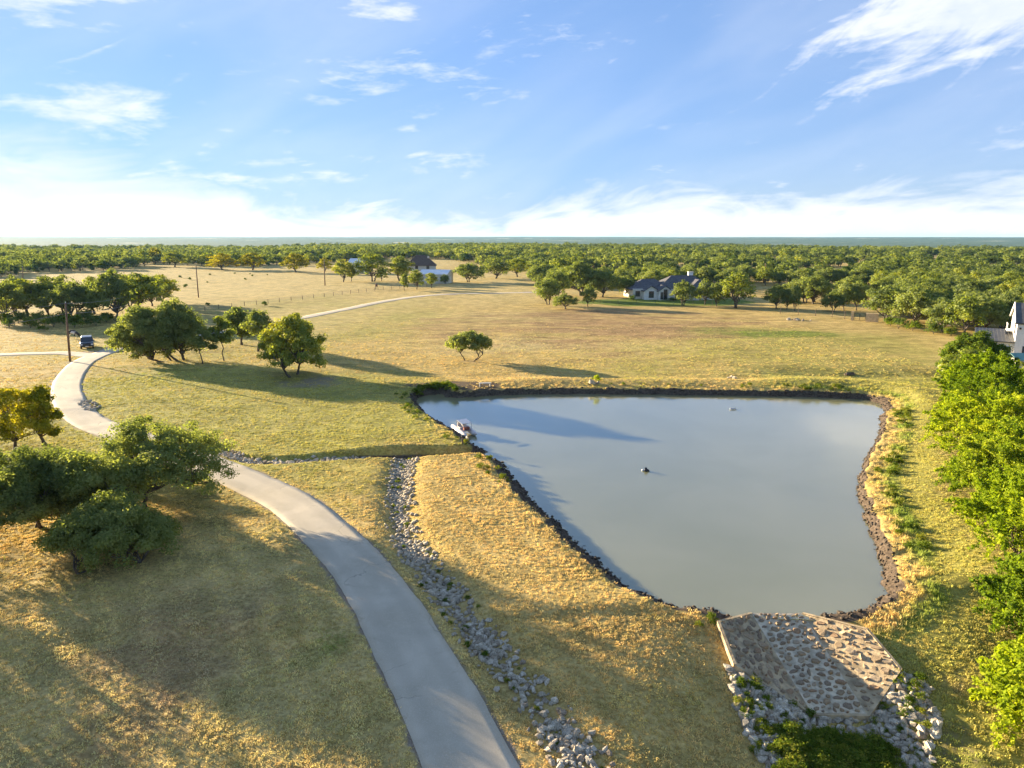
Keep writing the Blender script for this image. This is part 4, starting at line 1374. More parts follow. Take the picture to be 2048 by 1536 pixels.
def build_woodland():
    pts = woodland()
    rng = np.random.default_rng(78)
    r = np.hypot(pts[:, 0], pts[:, 1])
    o = np.argsort(r)
    pts, r = pts[o], r[o]
    px, py, _ = to_px(np.column_stack([pts[:, :2], np.zeros(len(pts))]))
    inview = (px > -20) & (px < 2068)
    ncount = 0
    rest = np.ones(len(pts), bool)
    for i in range(len(pts)):
        if ncount >= 215: break
        if not inview[i]: continue
        x, y = pts[i, :2]
        left = px[i] < 700
        right = px[i] > 1750
        u = rng.uniform()
        if left: kind = 'cedar' if u < 0.5 else ('faroak' if u < 0.8 else 'farelm')
        elif right: kind = 'elm' if u < 0.30 else 'oak'
        else: kind = 'oak' if u < 0.80 else ('elm' if u < 0.95 else 'cedar')
        ms, rh, rw = SETS[kind]
        h = {'cedar': 4.0, 'oak': 6.6, 'faroak': 6.6, 'elm': 6.8, 'farelm': 6.4}[kind] * rng.uniform(0.75, 1.2)
        w = h * {'cedar': 1.0, 'oak': 1.25, 'faroak': 1.25, 'elm': 1.0, 'farelm': 1.0}[kind] * rng.uniform(0.85, 1.15)
        sp = {'cedar': 'round juniper', 'oak': 'grey green oak', 'faroak': 'grey green oak', 'elm': 'brighter green elm', 'farelm': 'brighter green elm'}[kind]
        if left: where, gp = 'in the woodland behind the left pasture', 'woodland behind the left pasture'
        elif px[i] < 1070: where, gp = 'in the trees behind the barns', 'trees behind the barns'
        elif px[i] < 1440: where, gp = 'in the open wood behind the ranch house', 'wood behind the ranch house'
        elif px[i] < 1750: where, gp = 'in the open wood behind the field edge trees', 'wood behind the field edge'
        else: where, gp = 'in the dense wood at the right beyond the gateway', 'dense wood at the right'
        add_tree({'cedar': 'juniper_tree', 'oak': 'live_oak', 'faroak': 'live_oak', 'elm': 'cedar_elm', 'farelm': 'cedar_elm'}[kind], ms[rng.integers(len(ms))],
                 (x, y, hz(x, y)), (w / rw, w / rw, h / rh), rng.uniform(0, 6.28), sp + ' ' + where, 'tree', gp + ', ' + sp + 's')
        rest[i] = False
        ncount += 1
    pts, r, px = pts[rest], r[rest], px[rest]
    n = len(pts)
    src = [joined('far_tree', p) for p in FAROAK + FARELM + CEDAR]
    u = rng.uniform(0, 1, n)
    reg = fbm(pts[:, 0] / 190, pts[:, 1] / 90, 131, 3)
    idx = np.where(u < 0.50, rng.integers(0, 5, n), np.where(u < 0.56 + 0.16 * (reg > 0.5), rng.integers(5, 8, n), rng.integers(8, 11, n)))
    h = np.where(idx < 8, 6.2, 4.4) * (0.55 + 0.85 * rng.uniform(0, 1, n) ** 1.3 + 0.15 * (reg > 0.55)) * (1 + 0.35 * smooth(900, 2400, r))
    w = h * np.where(idx < 8, 1.25, 1.05) * rng.uniform(0.85, 1.2, n) * (1 + 0.55 * smooth(500, 2400, r))
    ref_h = np.where(idx < 8, 8.0, 5.0); ref_w = np.where(idx < 5, 9.5, np.where(idx < 8, 8.0, 5.0))
    z = HG(pts[:, 0], pts[:, 1]) - 0.2
    scatter('woodland', np.column_stack([pts[:, :2], z]), np.column_stack([np.zeros(n), np.zeros(n), rng.uniform(0, 6.28, n)]),
            np.column_stack([w / ref_w, w / ref_w, h / ref_h]), (reg - 0.5) * 0.9 + rng.uniform(-0.28, 0.2, n) - 0.16, src, idx, label='wooded plain of oaks and junipers reaching to the far hills')
    print('woodland', n, ncount)


build_woodland()
# scattered little junipers in the pasture
rng = np.random.default_rng(5)
for i, (px, py) in enumerate([(360, 556), (380, 560), (420, 551), (470, 548), (500, 549), (505, 553), (490, 560), (535, 551), (415, 566), (372, 575), (325, 553), (290, 556), (415, 612), (530, 612)]):
    p = G(px, py)
    k = rng.uniform(0.35, 0.7)
    add_tree('juniper_bush', CEDAR[i % 3], p, (k * 0.55, k * 0.55, k * 0.4), i, 'small dark juniper bush dotted in the pale pasture', 'bush', 'junipers in the pasture')

# ------------------------------------------------------------------ spillway
M_MORTAR2 = simple_mat('tan_mortar', (0.47, 0.355, 0.205), 0.9, 0.22, 2.0, bump=0.5, spec=0.2)
M_MORTAR = simple_mat('pale_mortar', (0.62, 0.51, 0.34), 0.9, 0.20, 2.5, bump=0.4, spec=0.2)
M_STONE = []
for i, c in enumerate([(0.33, 0.235, 0.135), (0.40, 0.285, 0.165), (0.28, 0.205, 0.130), (0.43, 0.325, 0.205), (0.35, 0.225, 0.125)]):
    M_STONE.append(simple_mat('set_stone_%d' % i, c, 0.85, 0.22, 6.0, bump=0.4, spec=0.2))


def sandstone_mesh(seed, mat):
    rg = np.random.default_rng(seed)
    n = int(rg.integers(6, 9))
    th = np.sort(np.arange(n) / n * 2 * math.pi + rg.uniform(-0.32, 0.32, n))
    rr = rg.uniform(0.66, 1.08, n)
    asp = rg.uniform(0.42, 0.85)
    tilt = rg.normal(size=2) * 0.45
    o = np.column_stack([np.cos(th) * rr, np.sin(th) * rr * asp])
    v = [(*(p), -0.3) for p in o] + [(*(p), 0.5 + float(p @ tilt) * 0.6 + rg.uniform(-0.15, 0.15)) for p in o * 0.97] + [(*(p), 1.0 + float(p @ tilt) + rg.uniform(-0.25, 0.25)) for p in o * 0.78]
    f = [(i, (i + 1) % n, n + (i + 1) % n, n + i) for i in range(n)] + [(n + i, n + (i + 1) % n, 2 * n + (i + 1) % n, 2 * n + i) for i in range(n)]
    f.append(tuple(range(2 * n, 3 * n)))
    o = mesh_obj('stone_source', v, f, mat, link=False)
    return o.data


SETSTONES = [sandstone_mesh(500 + i, M_STONE[i % 5]) for i in range(15)]


def slab_z(x, y):
    s = (x - LIP[0]) * AX[0] + (y - LIP[1]) * AX[1]
    w = abs((x - LIP[0]) * AXN[0] + (y - LIP[1]) * AXN[1])
    return ZW + 0.035 - 0.20 * max(s, 0) + 0.30 * max(w - 1.25, 0)


def on_slab(px, py):
    z = -1.2
    for _ in range(30):
        p = P(px, py, z)
        z = 0.5 * z + 0.5 * slab_z(p[0], p[1])
    return np.array((p[0], p[1], z))


def inside(pt, poly):
    c = False
    for i in range(len(poly)):
        a, b = poly[i], poly[(i + 1) % len(poly)]
        if (a[1] > pt[1]) != (b[1] > pt[1]) and pt[0] < a[0] + (pt[1] - a[1]) / (b[1] - a[1]) * (b[0] - a[0]):
            c = not c
    return c


def seg_d(pt, poly):
    best = 9.0
    for i in range(len(poly)):
        a, b = np.array(poly[i][:2]), np.array(poly[(i + 1) % len(poly)][:2])
        t = np.clip(np.dot(np.array(pt) - a, b - a) / np.dot(b - a, b - a), 0, 1)
        best = min(best, np.linalg.norm(np.array(pt) - a - t * (b - a)))
    return best


def build_spillway():
    A, B, C, D = on_slab(1437, 1243), on_slab(1503, 1226), on_slab(1605, 1226), on_slab(1735, 1258)
    E, F, Gp, Hh = on_slab(1801, 1337), on_slab(1736, 1431), on_slab(1625, 1428), on_slab(1470, 1329)
    sp = empty('spillway', (*(((B + C) / 2)[:2]), ZW), 0, 'octagonal stone set concrete spillway at the near end of the pond', 'spillway')
    org = np.array(sp.location)
    rg = np.random.default_rng(9)
    for nm, poly, lab in (('channel_slab', [B, C, F, Gp], 'pale mortared channel down the middle of the spillway'), ('wing_slab', [A, B, Gp, Hh], 'shaded left wing'),
                          ('wing_slab', [C, D, E, F], 'sunlit right wing')):
        poly = [p - org for p in poly]
        if nm == 'channel_slab':
            poly = [p + np.array((0, 0, -0.004)) for p in poly]
        top = [Vector(p) for p in poly]
        n = (top[1] - top[0]).cross(top[2] - top[0]).normalized()
        if n.z < 0: n = -n
        th = 0.32
        v = [tuple(p) for p in top] + [(p.x, p.y, p.z - th) for p in top]
        k = len(poly)
        f = [tuple(range(k)), tuple(range(k, 2 * k))[::-1]] + [(i, k + i, k + (i + 1) % k, (i + 1) % k) for i in range(k)]
        o = mesh_obj(nm, v, f, M_MORTAR if nm == 'channel_slab' else M_MORTAR2, sp)
        o['label'] = lab
        ax = Vector((AX[0], AX[1], -0.2)).normalized()
        # stones
        lo, hi = np.min(poly, 0), np.max(poly, 0)
        placed = []
        for rad0, tries in ((0.29, 70), (0.23, 220), (0.18, 700), (0.14, 1300), (0.10, 1700)):
            for tr in range(tries):
                q = rg.uniform(lo[:2], hi[:2])
                rad = rad0 * rg.uniform(0.88, 1.12) * (0.9 if nm == 'channel_slab' else 1.0)
                if not inside(q, poly) or seg_d(q, poly) < rad * 0.8 + 0.04: continue
                if any(math.hypot(q[0] - a, q[1] - b) < (rad + c) * 0.80 + 0.015 for a, b, c in placed): continue
                placed.append((q[0], q[1], rad))
        for (x, y, rad) in placed:
            z = slab_z(x + org[0], y + org[1]) - org[2]
            st = bpy.data.objects.new('stone', SETSTONES[rg.integers(15)])
            COL.objects.link(st); st.parent = o
            st.location = (x, y, z)
            zq = n.to_track_quat('Z', 'Y')
            st.rotation_mode = 'QUATERNION'
            from mathutils import Quaternion
            base = math.atan2(AXN[1], AXN[0]) if rg.uniform() < 0.7 else rg.uniform(0, 3.1)
            st.rotation_quaternion = Quaternion(n, base + rg.normal() * 0.3) @ zq
            st.scale = (rad * rg.uniform(0.85, 1.15), rad * rg.uniform(0.8, 1.1), rg.uniform(0.03, 0.10))
    # raised concrete rim along the outer edges
    rim = MB()
    ring = [B, A, Hh, Gp, F, E, D, C]
    for i in range(len(ring) - 1):
        a, b = Vector(ring[i] - org), Vector(ring[i + 1] - org)
        d = (b - a); d.normalize()
        side = d.cross(Vector((0, 0, 1))).normalized() * 0.07
        up = Vector((0, 0, 0.022)); dn = Vector((0, 0, -0.36))
        a2, b2 = a - d * 0.01 * (i % 2), b + d * 0.01 * (i % 2)
        up = up + Vector((0, 0, 0.004 * (i % 2)))
        rim.add([a2 - side + dn, a2 + side + dn, b2 + side + dn, b2 - side + dn, a2 - side + up, a2 + side + up, b2 + side + up, b2 - side + up],
                [(0, 3, 2, 1), (4, 5, 6, 7), (0, 1, 5, 4), (1, 2, 6, 5), (2, 3, 7, 6), (3, 0, 4, 7)])
    rim.build('concrete_rim', M_MORTAR2, sp)
    return [A, Hh, Gp, F, E, D, C, B]


WEIR = build_spillway()

# ------------------------------------------------------------------ limestone rocks
M_ROCK = []
for i, c in enumerate([(0.52, 0.44, 0.32), (0.44, 0.37, 0.26), (0.62, 0.54, 0.40), (0.34, 0.27, 0.185)]):
    M_ROCK.append(simple_mat('limestone_%d' % i, c, 0.9, 0.25, 3.0, bump=0.5, spec=0.2, col2=tuple(q * 0.5 for q in c)))
M_CLOD = simple_mat('dark_mud_clod', (0.085, 0.064, 0.044), 0.85, 0.3, 3.0, bump=0.5, spec=0.25)


def ico(seed, rough=0.22, flat=0.75):
    rg = np.random.default_rng(seed)
    t = (1 + 5 ** 0.5) / 2
    v = np.array([(-1, t, 0), (1, t, 0), (-1, -t, 0), (1, -t, 0), (0, -1, t), (0, 1, t), (0, -1, -t), (0, 1, -t), (t, 0, -1), (t, 0, 1), (-t, 0, -1), (-t, 0, 1)], float)
    v /= np.linalg.norm(v[0])
    f = [(0, 11, 5), (0, 5, 1), (0, 1, 7), (0, 7, 10), (0, 10, 11), (1, 5, 9), (5, 11, 4), (11, 10, 2), (10, 7, 6), (7, 1, 8), (3, 9, 4), (3, 4, 2), (3, 2, 6), (3, 6, 8), (3, 8, 9),
         (4, 9, 5), (2, 4, 11), (6, 2, 10), (8, 6, 7), (9, 8, 1)]
    v = v * (1 + rg.uniform(-rough, rough, (12, 1))) + rg.normal(size=(12, 3)) * 0.10
    v *= np.array([1, rg.uniform(0.6, 0.95), flat * rg.uniform(0.75, 1.15)])
    return v, f


ROCKS = []
for i in range(12):
    v, f = ico(700 + i)
    ROCKS.append(mesh_obj('rock_source', v, f, M_ROCK[i % 4], link=False).data)


def rocks_from(name, pts, sizes, label, seed, cat='rock bed', limit=300, origin=None):
    """a bed of rocks: the largest as parts of their own, the small ones joined"""
    rg = np.random.default_rng(seed)
    pts = np.asarray(pts, float); sizes = np.asarray(sizes, float)
    _, _, dep = to_px(pts)
    order = np.argsort(-sizes / dep)
    o0 = np.asarray(origin if origin is not None else pts.mean(0), float)
    root = empty(name, o0, 0, label, cat)
    for i in order[:limit]:
        r = bpy.data.objects.new('rock', ROCKS[rg.integers(12)])
        COL.objects.link(r); r.parent = root
        r.location = tuple(pts[i] - o0 + np.array((0, 0, sizes[i] * 0.25)))
        r.rotation_euler = (rg.normal() * 0.35, rg.normal() * 0.35, rg.uniform(0, 6.28))
        s = sizes[i]
        r.scale = (s, s * rg.uniform(0.75, 1.1), s * rg.uniform(0.75, 1.1))
    vs, fs, k = [], [], 0
    for i in order[limit:]:
        v, f = ico(int(rg.integers(1, 60)))
        a = rg.uniform(0, 6.28)
        rot = np.array([[math.cos(a), -math.sin(a), 0], [math.sin(a), math.cos(a), 0], [0, 0, 1]])
        vs.append(v @ rot.T * sizes[i] + pts[i] - o0 + np.array((0, 0, sizes[i] * 0.2)))
        fs.append(np.array(f) + k); k += 12
    if vs:
        me = np_mesh('small_rubble', np.vstack(vs), tris=np.vstack(fs), mat=M_ROCK[1])
        o = bpy.data.objects.new('small_rubble', me)
        COL.objects.link(o); o.parent = root
        tag(o, kind='stuff')
    return root


def along(path, n, half, rg, dens=None, a0=0.0, a1=1e9):
    path = densify(path, 0.1)
    L = np.arange(len(path)) * 0.1
    out = []
    d = np.gradient(path, axis=0); d /= np.linalg.norm(d, axis=1)[:, None]
    while len(out) < n:
        i = rg.integers(len(path))
        if not (a0 <= L[i] <= a1): continue
        if dens is not None and rg.uniform() > dens(L[i]): continue
        w = np.clip(rg.normal() * 0.5, -1.1, 1.1) * half
        out.append((path[i, 0] - d[i, 1] * w, path[i, 1] + d[i, 0] * w))
    return np.array(out)


def lay(xy, lift=0.0):
    return np.column_stack([xy, HG(xy[:, 0], xy[:, 1]) + lift])


rg = np.random.default_rng(55)
dl = len(densify(DITCH, 0.1)) * 0.1
xy = along(DITCH, 2300, 0.95, rg, lambda a: 0.42 + 0.58 * float(vnoise(np.array([a / 2.6]), np.array([0.5]), 3)[0] > 0.42) if a > 9 else 1.0)
rocks_from('ditch_rocks', lay(xy), rg.uniform(0.06, 0.21, len(xy)), 'ditch of broken white limestone rocks running beside the driveway', 61)
xy = along(CREEK, 420, 0.75, rg, None, 0.5, 15.0)
rocks_from('creek_rocks', lay(xy), rg.uniform(0.08, 0.25, len(xy)), 'band of grey rocks lining the little creek bed across the lawn', 62)
xy = along(SWALE, 130, 0.7, rg, None, 0.0, 5.5)
rocks_from('swale_rocks', lay(xy), rg.uniform(0.08, 0.24, len(xy)), 'patch of grey rocks beside the bend of the driveway', 63)
wp = [tuple(p[:2]) for p in WEIR]
zone = [G(*q)[:2] for q in [(1452, 1335), (1480, 1328), (1560, 1380), (1640, 1430), (1738, 1432), (1800, 1338), (1850, 1362), (1880, 1430), (1868, 1500), (1860, 1560), (1700, 1565), (1540, 1560),
                            (1500, 1480), (1465, 1400)]]
zl, zh = np.min(zone, 0), np.max(zone, 0)
out = []
core = [G(*q)[:2] for q in [(1570, 1470), (1700, 1478), (1790, 1490), (1800, 1560), (1560, 1560)]]
while len(out) < 900:
    q = rg.uniform(zl, zh)
    if not inside(q, zone) or inside(q, wp): continue
    if inside(q, core) and rg.uniform() < 0.85: continue
    out.append(q)
xy = np.array(out)
rocks_from('riprap_apron', lay(xy, -0.02), rg.uniform(0.09, 0.27, len(xy)), 'apron of broken white rocks round the foot of the spillway', 64)


def bank_clods():
    rg = np.random.default_rng(66)
    d = densify(np.vstack([POND, POND[:1]]), 0.05)
    n = 2300
    i = rg.integers(0, len(d), n)
    g0 = np.gradient(d, axis=0); g0 /= np.linalg.norm(g0, axis=1)[:, None] + 1e-9
    off = rg.uniform(-0.1, 1.0, n) * (1 - 0.5 * smooth(18, 26, d[i, 0]) * (1 - smooth(68, 74, d[i, 1])))
    x = d[i, 0] + g0[i, 1] * off * SGN; y = d[i, 1] - g0[i, 0] * off * SGN
    zv, s, w = valley(x, y)
    ok = ~((w < 1.7) & (s > -2))
    x, y = x[ok], y[ok]
    z = HG(x, y)
    sz = rg.uniform(0.04, 0.14, len(x))
    vs, fs, k = [], [], 0
    for j in range(len(x)):
        v, f = ico(int(rg.integers(1, 60)), 0.3, 0.7)
        a = rg.uniform(0, 6.28)
        rot = np.array([[math.cos(a), -math.sin(a), 0], [math.sin(a), math.cos(a), 0], [0, 0, 1]])
        vs.append(v @ rot.T * sz[j] + np.array((x[j], y[j], z[j] + sz[j] * 0.25)))
        fs.append(np.array(f) + k); k += 12
    me = np_mesh('bank_rubble', np.vstack(vs), tris=np.vstack(fs), mat=M_CLOD)
    o = bpy.data.objects.new('bank_rubble', me)
    COL.objects.link(o)
    tag(o, 'dark mud clods and stones along the waterline of the pond', kind='stuff')


bank_clods()

# ------------------------------------------------------------------ grass
def grass_mat():
    m = bpy.data.materials.new('grass_blades')
    m.use_nodes = True
    g = NT(m.node_tree)
    g.n.clear()
    out = g.node('ShaderNodeOutputMaterial')
    c = g.attr('icol', 'INSTANCER', 'Vector')
    d = g.node('ShaderNodeBsdfDiffuse'); g.l.new(c, d.inputs['Color'])
    t = g.node('ShaderNodeBsdfTranslucent'); g.l.new(c, t.inputs['Color'])
    mx = g.node('ShaderNodeMixShader'); mx.inputs[0].default_value = 0.35
    g.l.new(d.outputs[0], mx.inputs[1]); g.l.new(t.outputs[0], mx.inputs[2])
    g.l.new(mx.outputs[0], out.inputs[0])
    return m


M_GRASS = grass_mat()


def tuft(seed, blades=11, rad=0.11, hgt=0.10, wid=0.016):
    rg = np.random.default_rng(seed)
    v, f = [], []
    for i in range(blades):
        a = rg.uniform(0, 6.28); r = rad * math.sqrt(rg.uniform())
        p = np.array((math.cos(a) * r, math.sin(a) * r, -0.02))
        la = rg.uniform(0, 6.28); lean = rg.uniform(0.2, 0.9)
        h = hgt * rg.uniform(0.6, 1.3)
        tip = p + np.array((math.cos(la) * lean * h, math.sin(la) * lean * h, h))
        mid = p + np.array((math.cos(la) * lean * h * 0.35, math.sin(la) * lean * h * 0.35, h * 0.62))
        sd = np.array((-math.sin(la), math.cos(la), 0)) * wid
        k = len(v)
        v += [p - sd, p + sd, mid + sd * 0.8, mid - sd * 0.8, tip]
        f += [(k, k + 1, k + 2, k + 3), (k + 3, k + 2, k + 4)]
    return mesh_obj('tuft_source', v, f, M_GRASS, link=False).data


def mixc(a, b, f):
    return a * (1 - f[:, None]) + np.asarray(b) * f[:, None]


def grass_colour(x, y, rng, jitter=0.15):
    z = zone_masks(x, y)
    n1 = fbm(x / 1.6, y / 1.6, 201, 3)
    n2 = fbm(x / 14, y / 14, 202, 3)
    f1 = smooth(0.35, 0.85, n1 * 0.55 + n2 * 0.6 + z['olive'] - 0.5)
    c = mixc(np.tile(np.array((0.820, 0.610, 0.226)), (len(x), 1)), (0.610, 0.543, 0.134), f1)
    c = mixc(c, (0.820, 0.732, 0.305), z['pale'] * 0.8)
    c = mixc(c, (0.610, 0.464, 0.244), smooth(0.25, 0.8, z['brown'] + (n1 - 0.5) * 0.7))
    c = mixc(c, (0.342, 0.415, 0.073), smooth(0.25, 0.85, z['green'] + (n1 - 0.5) * 0.8))
    return c * (1 + rng.uniform(-jitter, jitter, (len(x), 1))) * (1 + rng.uniform(-0.05, 0.05, (len(x), 3))), z


def build_grass():
    rng = np.random.default_rng(300)
    pts = []
    # ground seen from the camera: density falls with distance
    for (y0, y1, dens) in ((17, 32, 36), (32, 46, 24), (46, 64, 12), (64, 90, 6), (90, 165, 2.6)):
        xm = y1 * 0.80 + 2
        n = int((y1 - y0) * 2 * xm * dens)
        x = rng.uniform(-xm, xm, n); y = rng.uniform(y0, y1, n)
        ok = np.abs(x) < y * 0.80 + 2
        pts.append(np.column_stack([x[ok], y[ok], np.full(ok.sum(), y0)]))
    p = np.vstack(pts)
    x, y = p[:, 0], p[:, 1]
    sd, _, _ = dist_path(x, y, POND, True, True)
    dr, _, _ = dist_path(x, y, DRIVE); ln, _, _ = dist_path(x, y, LANE)
    zv, s, w = valley(x, y)
    wx = np.array([inside(q, wp) for q in zip(x, y)]) if False else (s > -0.3) & (s < AXL + 0.2) & (w < 3.6)
    ok = (sd > 0.55 + 0.6 * fbm(x, y, 203, 2)) & (dr > 1.66) & (ln > 1.4) & ~wx & (x < 60)
    x, y = x[ok], y[ok]
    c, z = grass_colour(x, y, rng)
    dd_, _, _ = dist_path(x, y, DITCH); dc_, ac_, _ = dist_path(x, y, CREEK)
    rocky = np.maximum((dd_ < 0.75) * 0.85, (dc_ < 0.55) * 0.85)
    keep = rng.uniform(0, 1, len(x)) > np.clip(rocky + z['bare'] * 1.0 + z['mud'] * 0.95, 0, 0.95)
    patch = fbm(x / 0.9, y / 0.9, 207, 2)
    keep &= rng.uniform(0, 1, len(x)) > smooth(75, 165, y + 25 * (fbm(x / 12, y / 12, 209, 3) - 0.5))
    keep &= rng.uniform(0, 1, len(x)) < 0.35 + 1.1 * patch
    x, y, c = x[keep], y[keep], c[keep]
    sd = sd[ok][keep]
    n = len(x)
    mow, _, _ = dist_path(x, y, DRIVE)
    c = c * (1 + 0.14 * np.sin(mow * 2 * math.pi / 1.7 + 2 * fbm(x / 6, y / 6, 211, 2)) * (1 - smooth(10, 24, mow)))[:, None]
    right = smooth(14, 24, x - (y - 40) * 0.30) * (1 - smooth(84, 100, y))
    tall = np.exp(-((sd - 1.9) / 0.8) ** 2) * (0.5 + right) * rng.uniform(0.2, 1.2, n) + right * smooth(2, 5, sd) * 0.25 * rng.uniform(0, 1.2, n)
    zs = (0.44 + 0.30 * rng.uniform(0, 1, n)) * (1 + 2.4 * tall) * (0.6 + 0.8 * fbm(x / 2.5, y / 2.5, 204, 2))
    k = (1 + 0.9 * smooth(30, 110, y))
    xs = rng.uniform(0.8, 1.4, n) * k
    src = [tuft(900 + i) for i in range(6)]
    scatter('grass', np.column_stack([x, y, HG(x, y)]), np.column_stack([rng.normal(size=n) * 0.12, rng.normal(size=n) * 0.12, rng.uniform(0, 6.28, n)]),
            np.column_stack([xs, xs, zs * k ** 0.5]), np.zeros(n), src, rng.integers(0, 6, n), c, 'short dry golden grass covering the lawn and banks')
    print('grass', n)


build_grass()


def weed_clump(seed):
    return grow(seed, 'weed', M_BUSH, 0.55, 0.8, 1, 0.02, 5, 5, 16, 0.045, 0.16, lobe_scale=1.2, twigs=0.0)[1]


def build_weeds():
    rng = np.random.default_rng(310)
    src = [weed_clump(950 + i) for i in range(4)]
    pts, sc = [], []
    c2 = [G(*q)[:2] for q in [(1560, 1462), (1640, 1470), (1720, 1482), (1775, 1500), (1800, 1570), (1550, 1570)]]
    lo, hi = np.min(c2, 0), np.max(c2, 0)
    while len(pts) < 230:
        q = rng.uniform(lo, hi)
        if inside(q, c2): pts.append(q); sc.append(rng.uniform(0.5, 1.05))
    while len(pts) < 330:
        q = rng.uniform(zl, zh)
        if inside(q, zone) and not inside(q, wp): pts.append(q); sc.append(rng.uniform(0.3, 0.8))
    a = along(DITCH, 55, 0.9, rng); pts += list(a); sc += list(rng.uniform(0.2, 0.6, len(a)))
    for q in [(862, 775), (880, 776), (893, 774), (905, 778), (850, 778), (870, 781), (838, 785)]:
        for _ in range(5):
            g0 = G(q[0] + rng.normal() * 5, q[1] + rng.normal() * 2); pts.append(g0[:2]); sc.append(rng.uniform(0.7, 1.4))
    # reeds and weeds on the waterline, green patches on the right bank
    d = densify(np.vstack([POND, POND[:1]]), 0.2)
    g0 = np.gradient(d, axis=0); g0 /= np.linalg.norm(g0, axis=1)[:, None] + 1e-9
    for _ in range(520):
        i = rng.integers(len(d))
        pr = 0.95 if d[i, 0] > 20 + 0.3 * (d[i, 1] - 40) else 0.30
        if rng.uniform() > pr: continue
        if vnoise(np.array([i / 18.0]), np.array([1.0]), 9)[0] < 0.4: continue
        of = rng.uniform(1.3, 2.8) * SGN
        q = (d[i, 0] + g0[i, 1] * of, d[i, 1] - g0[i, 0] * of)
        zv, s, w = valley(np.array([q[0]]), np.array([q[1]]))
        if w[0] < 3.5 and s[0] > -2: continue
        pts.append(np.array(q)); sc.append(rng.uniform(0.35, 0.9))
    pts = np.array(pts); sc = np.array(sc); n = len(pts)
    scatter('weeds', np.column_stack([pts, HG(pts[:, 0], pts[:, 1]) - 0.03]), np.column_stack([np.zeros(n), np.zeros(n), rng.uniform(0, 6.28, n)]),
            np.column_stack([sc * 1.1, sc * 1.1, sc]), rng.uniform(-0.2, 0.25, n), src, rng.integers(0, 4, n), None, 'bright green weeds below the spillway and along the ditches')


build_weeds()

# ------------------------------------------------------------------ buildings
M_WHITEWALL = simple_mat('white_painted_wall', (0.78, 0.76, 0.71), 0.8, 0.05, 1.5, spec=0.3)
M_CREAMWALL = simple_mat('cream_metal_siding', (0.62, 0.58, 0.48), 0.6, 0.06, 2.0, spec=0.3)
M_LIMEWALL = simple_mat('pale_limestone_wall', (0.68, 0.63, 0.53), 0.85, 0.12, 3.0, spec=0.2, bump=0.2)
M_SHINGLE = simple_mat('grey_shingles', (0.120, 0.112, 0.115), 0.9, 0.2, 2.0, spec=0.2, bump=0.4)
M_DARKROOF = simple_mat('dark_metal_roof', (0.085, 0.080, 0.070), 0.5, 0.15, 1.2, spec=0.4)
M_BROWNROOF = simple_mat('brown_shingles', (0.130, 0.085, 0.065), 0.9, 0.2, 2.0, spec=0.2)
M_METALROOF = simple_mat('white_metal_roof', (0.84, 0.83, 0.80), 0.30, 0.05, 0.5, metal=0.0, spec=0.6)
M_GREENROOF = simple_mat('green_metal_roof', (0.16, 0.33, 0.27), 0.5, 0.1, 1.0, spec=0.4)
M_FRAME = simple_mat('dark_window_frame', (0.045, 0.032, 0.026), 0.6, 0.1, 3.0)
M_WOOD = simple_mat('weathered_wood', (0.20, 0.13, 0.085), 0.9, 0.2, 4.0, bump=0.3, spec=0.15)
M_GLASS, _g, _b, _ = new_mat('window_glass')
_b.inputs['Base Color'].default_value = (0.035, 0.042, 0.05, 1)
_b.inputs['Roughness'].default_value = 0.06
_b.inputs['Specular IOR Level'].default_value = 0.7


def window(parent, x0, x1, z0, z1, y, face=-1, bars=(2, 3), axis='x'):
    """framed window on a wall plane; face: outward sign along the wall normal"""
    f = MB()
    fw, d = 0.09, 0.06
    def bx(a0, a1, c0, c1, o0, o1):
        lo, hi = sorted((y + face * o0, y + face * o1))
        if axis == 'x': f.box((a0, lo, c0), (a1, hi, c1))
        else: f.box((lo, a0, c0), (hi, a1, c1))
    bx(x0 - fw, x0, z0 - fw, z1 + fw, 0.0, d); bx(x1, x1 + fw, z0 - fw, z1 + fw, 0.0, d)
    bx(x0, x1, z1, z1 + fw, 0.0, d); bx(x0, x1, z0 - fw, z0, 0.0, d + 0.05)
    for i in range(1, bars[0]):
        c = x0 + (x1 - x0) * i / bars[0]; bx(c - 0.03, c + 0.03, z0, z1, 0.012, d - 0.01)
    for i in range(1, bars[1]):
        c = z0 + (z1 - z0) * i / bars[1]; bx(x0, x1, c - 0.025, c + 0.025, 0.013, d - 0.015)
    w = f.build('window', M_FRAME, parent)
    p = MB()
    lo, hi = sorted((y + face * 0.004, y + face * 0.02))
    if axis == 'x': p.box((x0, lo, z0), (x1, hi, z1))
    else: p.box((lo, x0, z0), (hi, x1, z1))
    p.build('pane', M_GLASS, w)
    return w


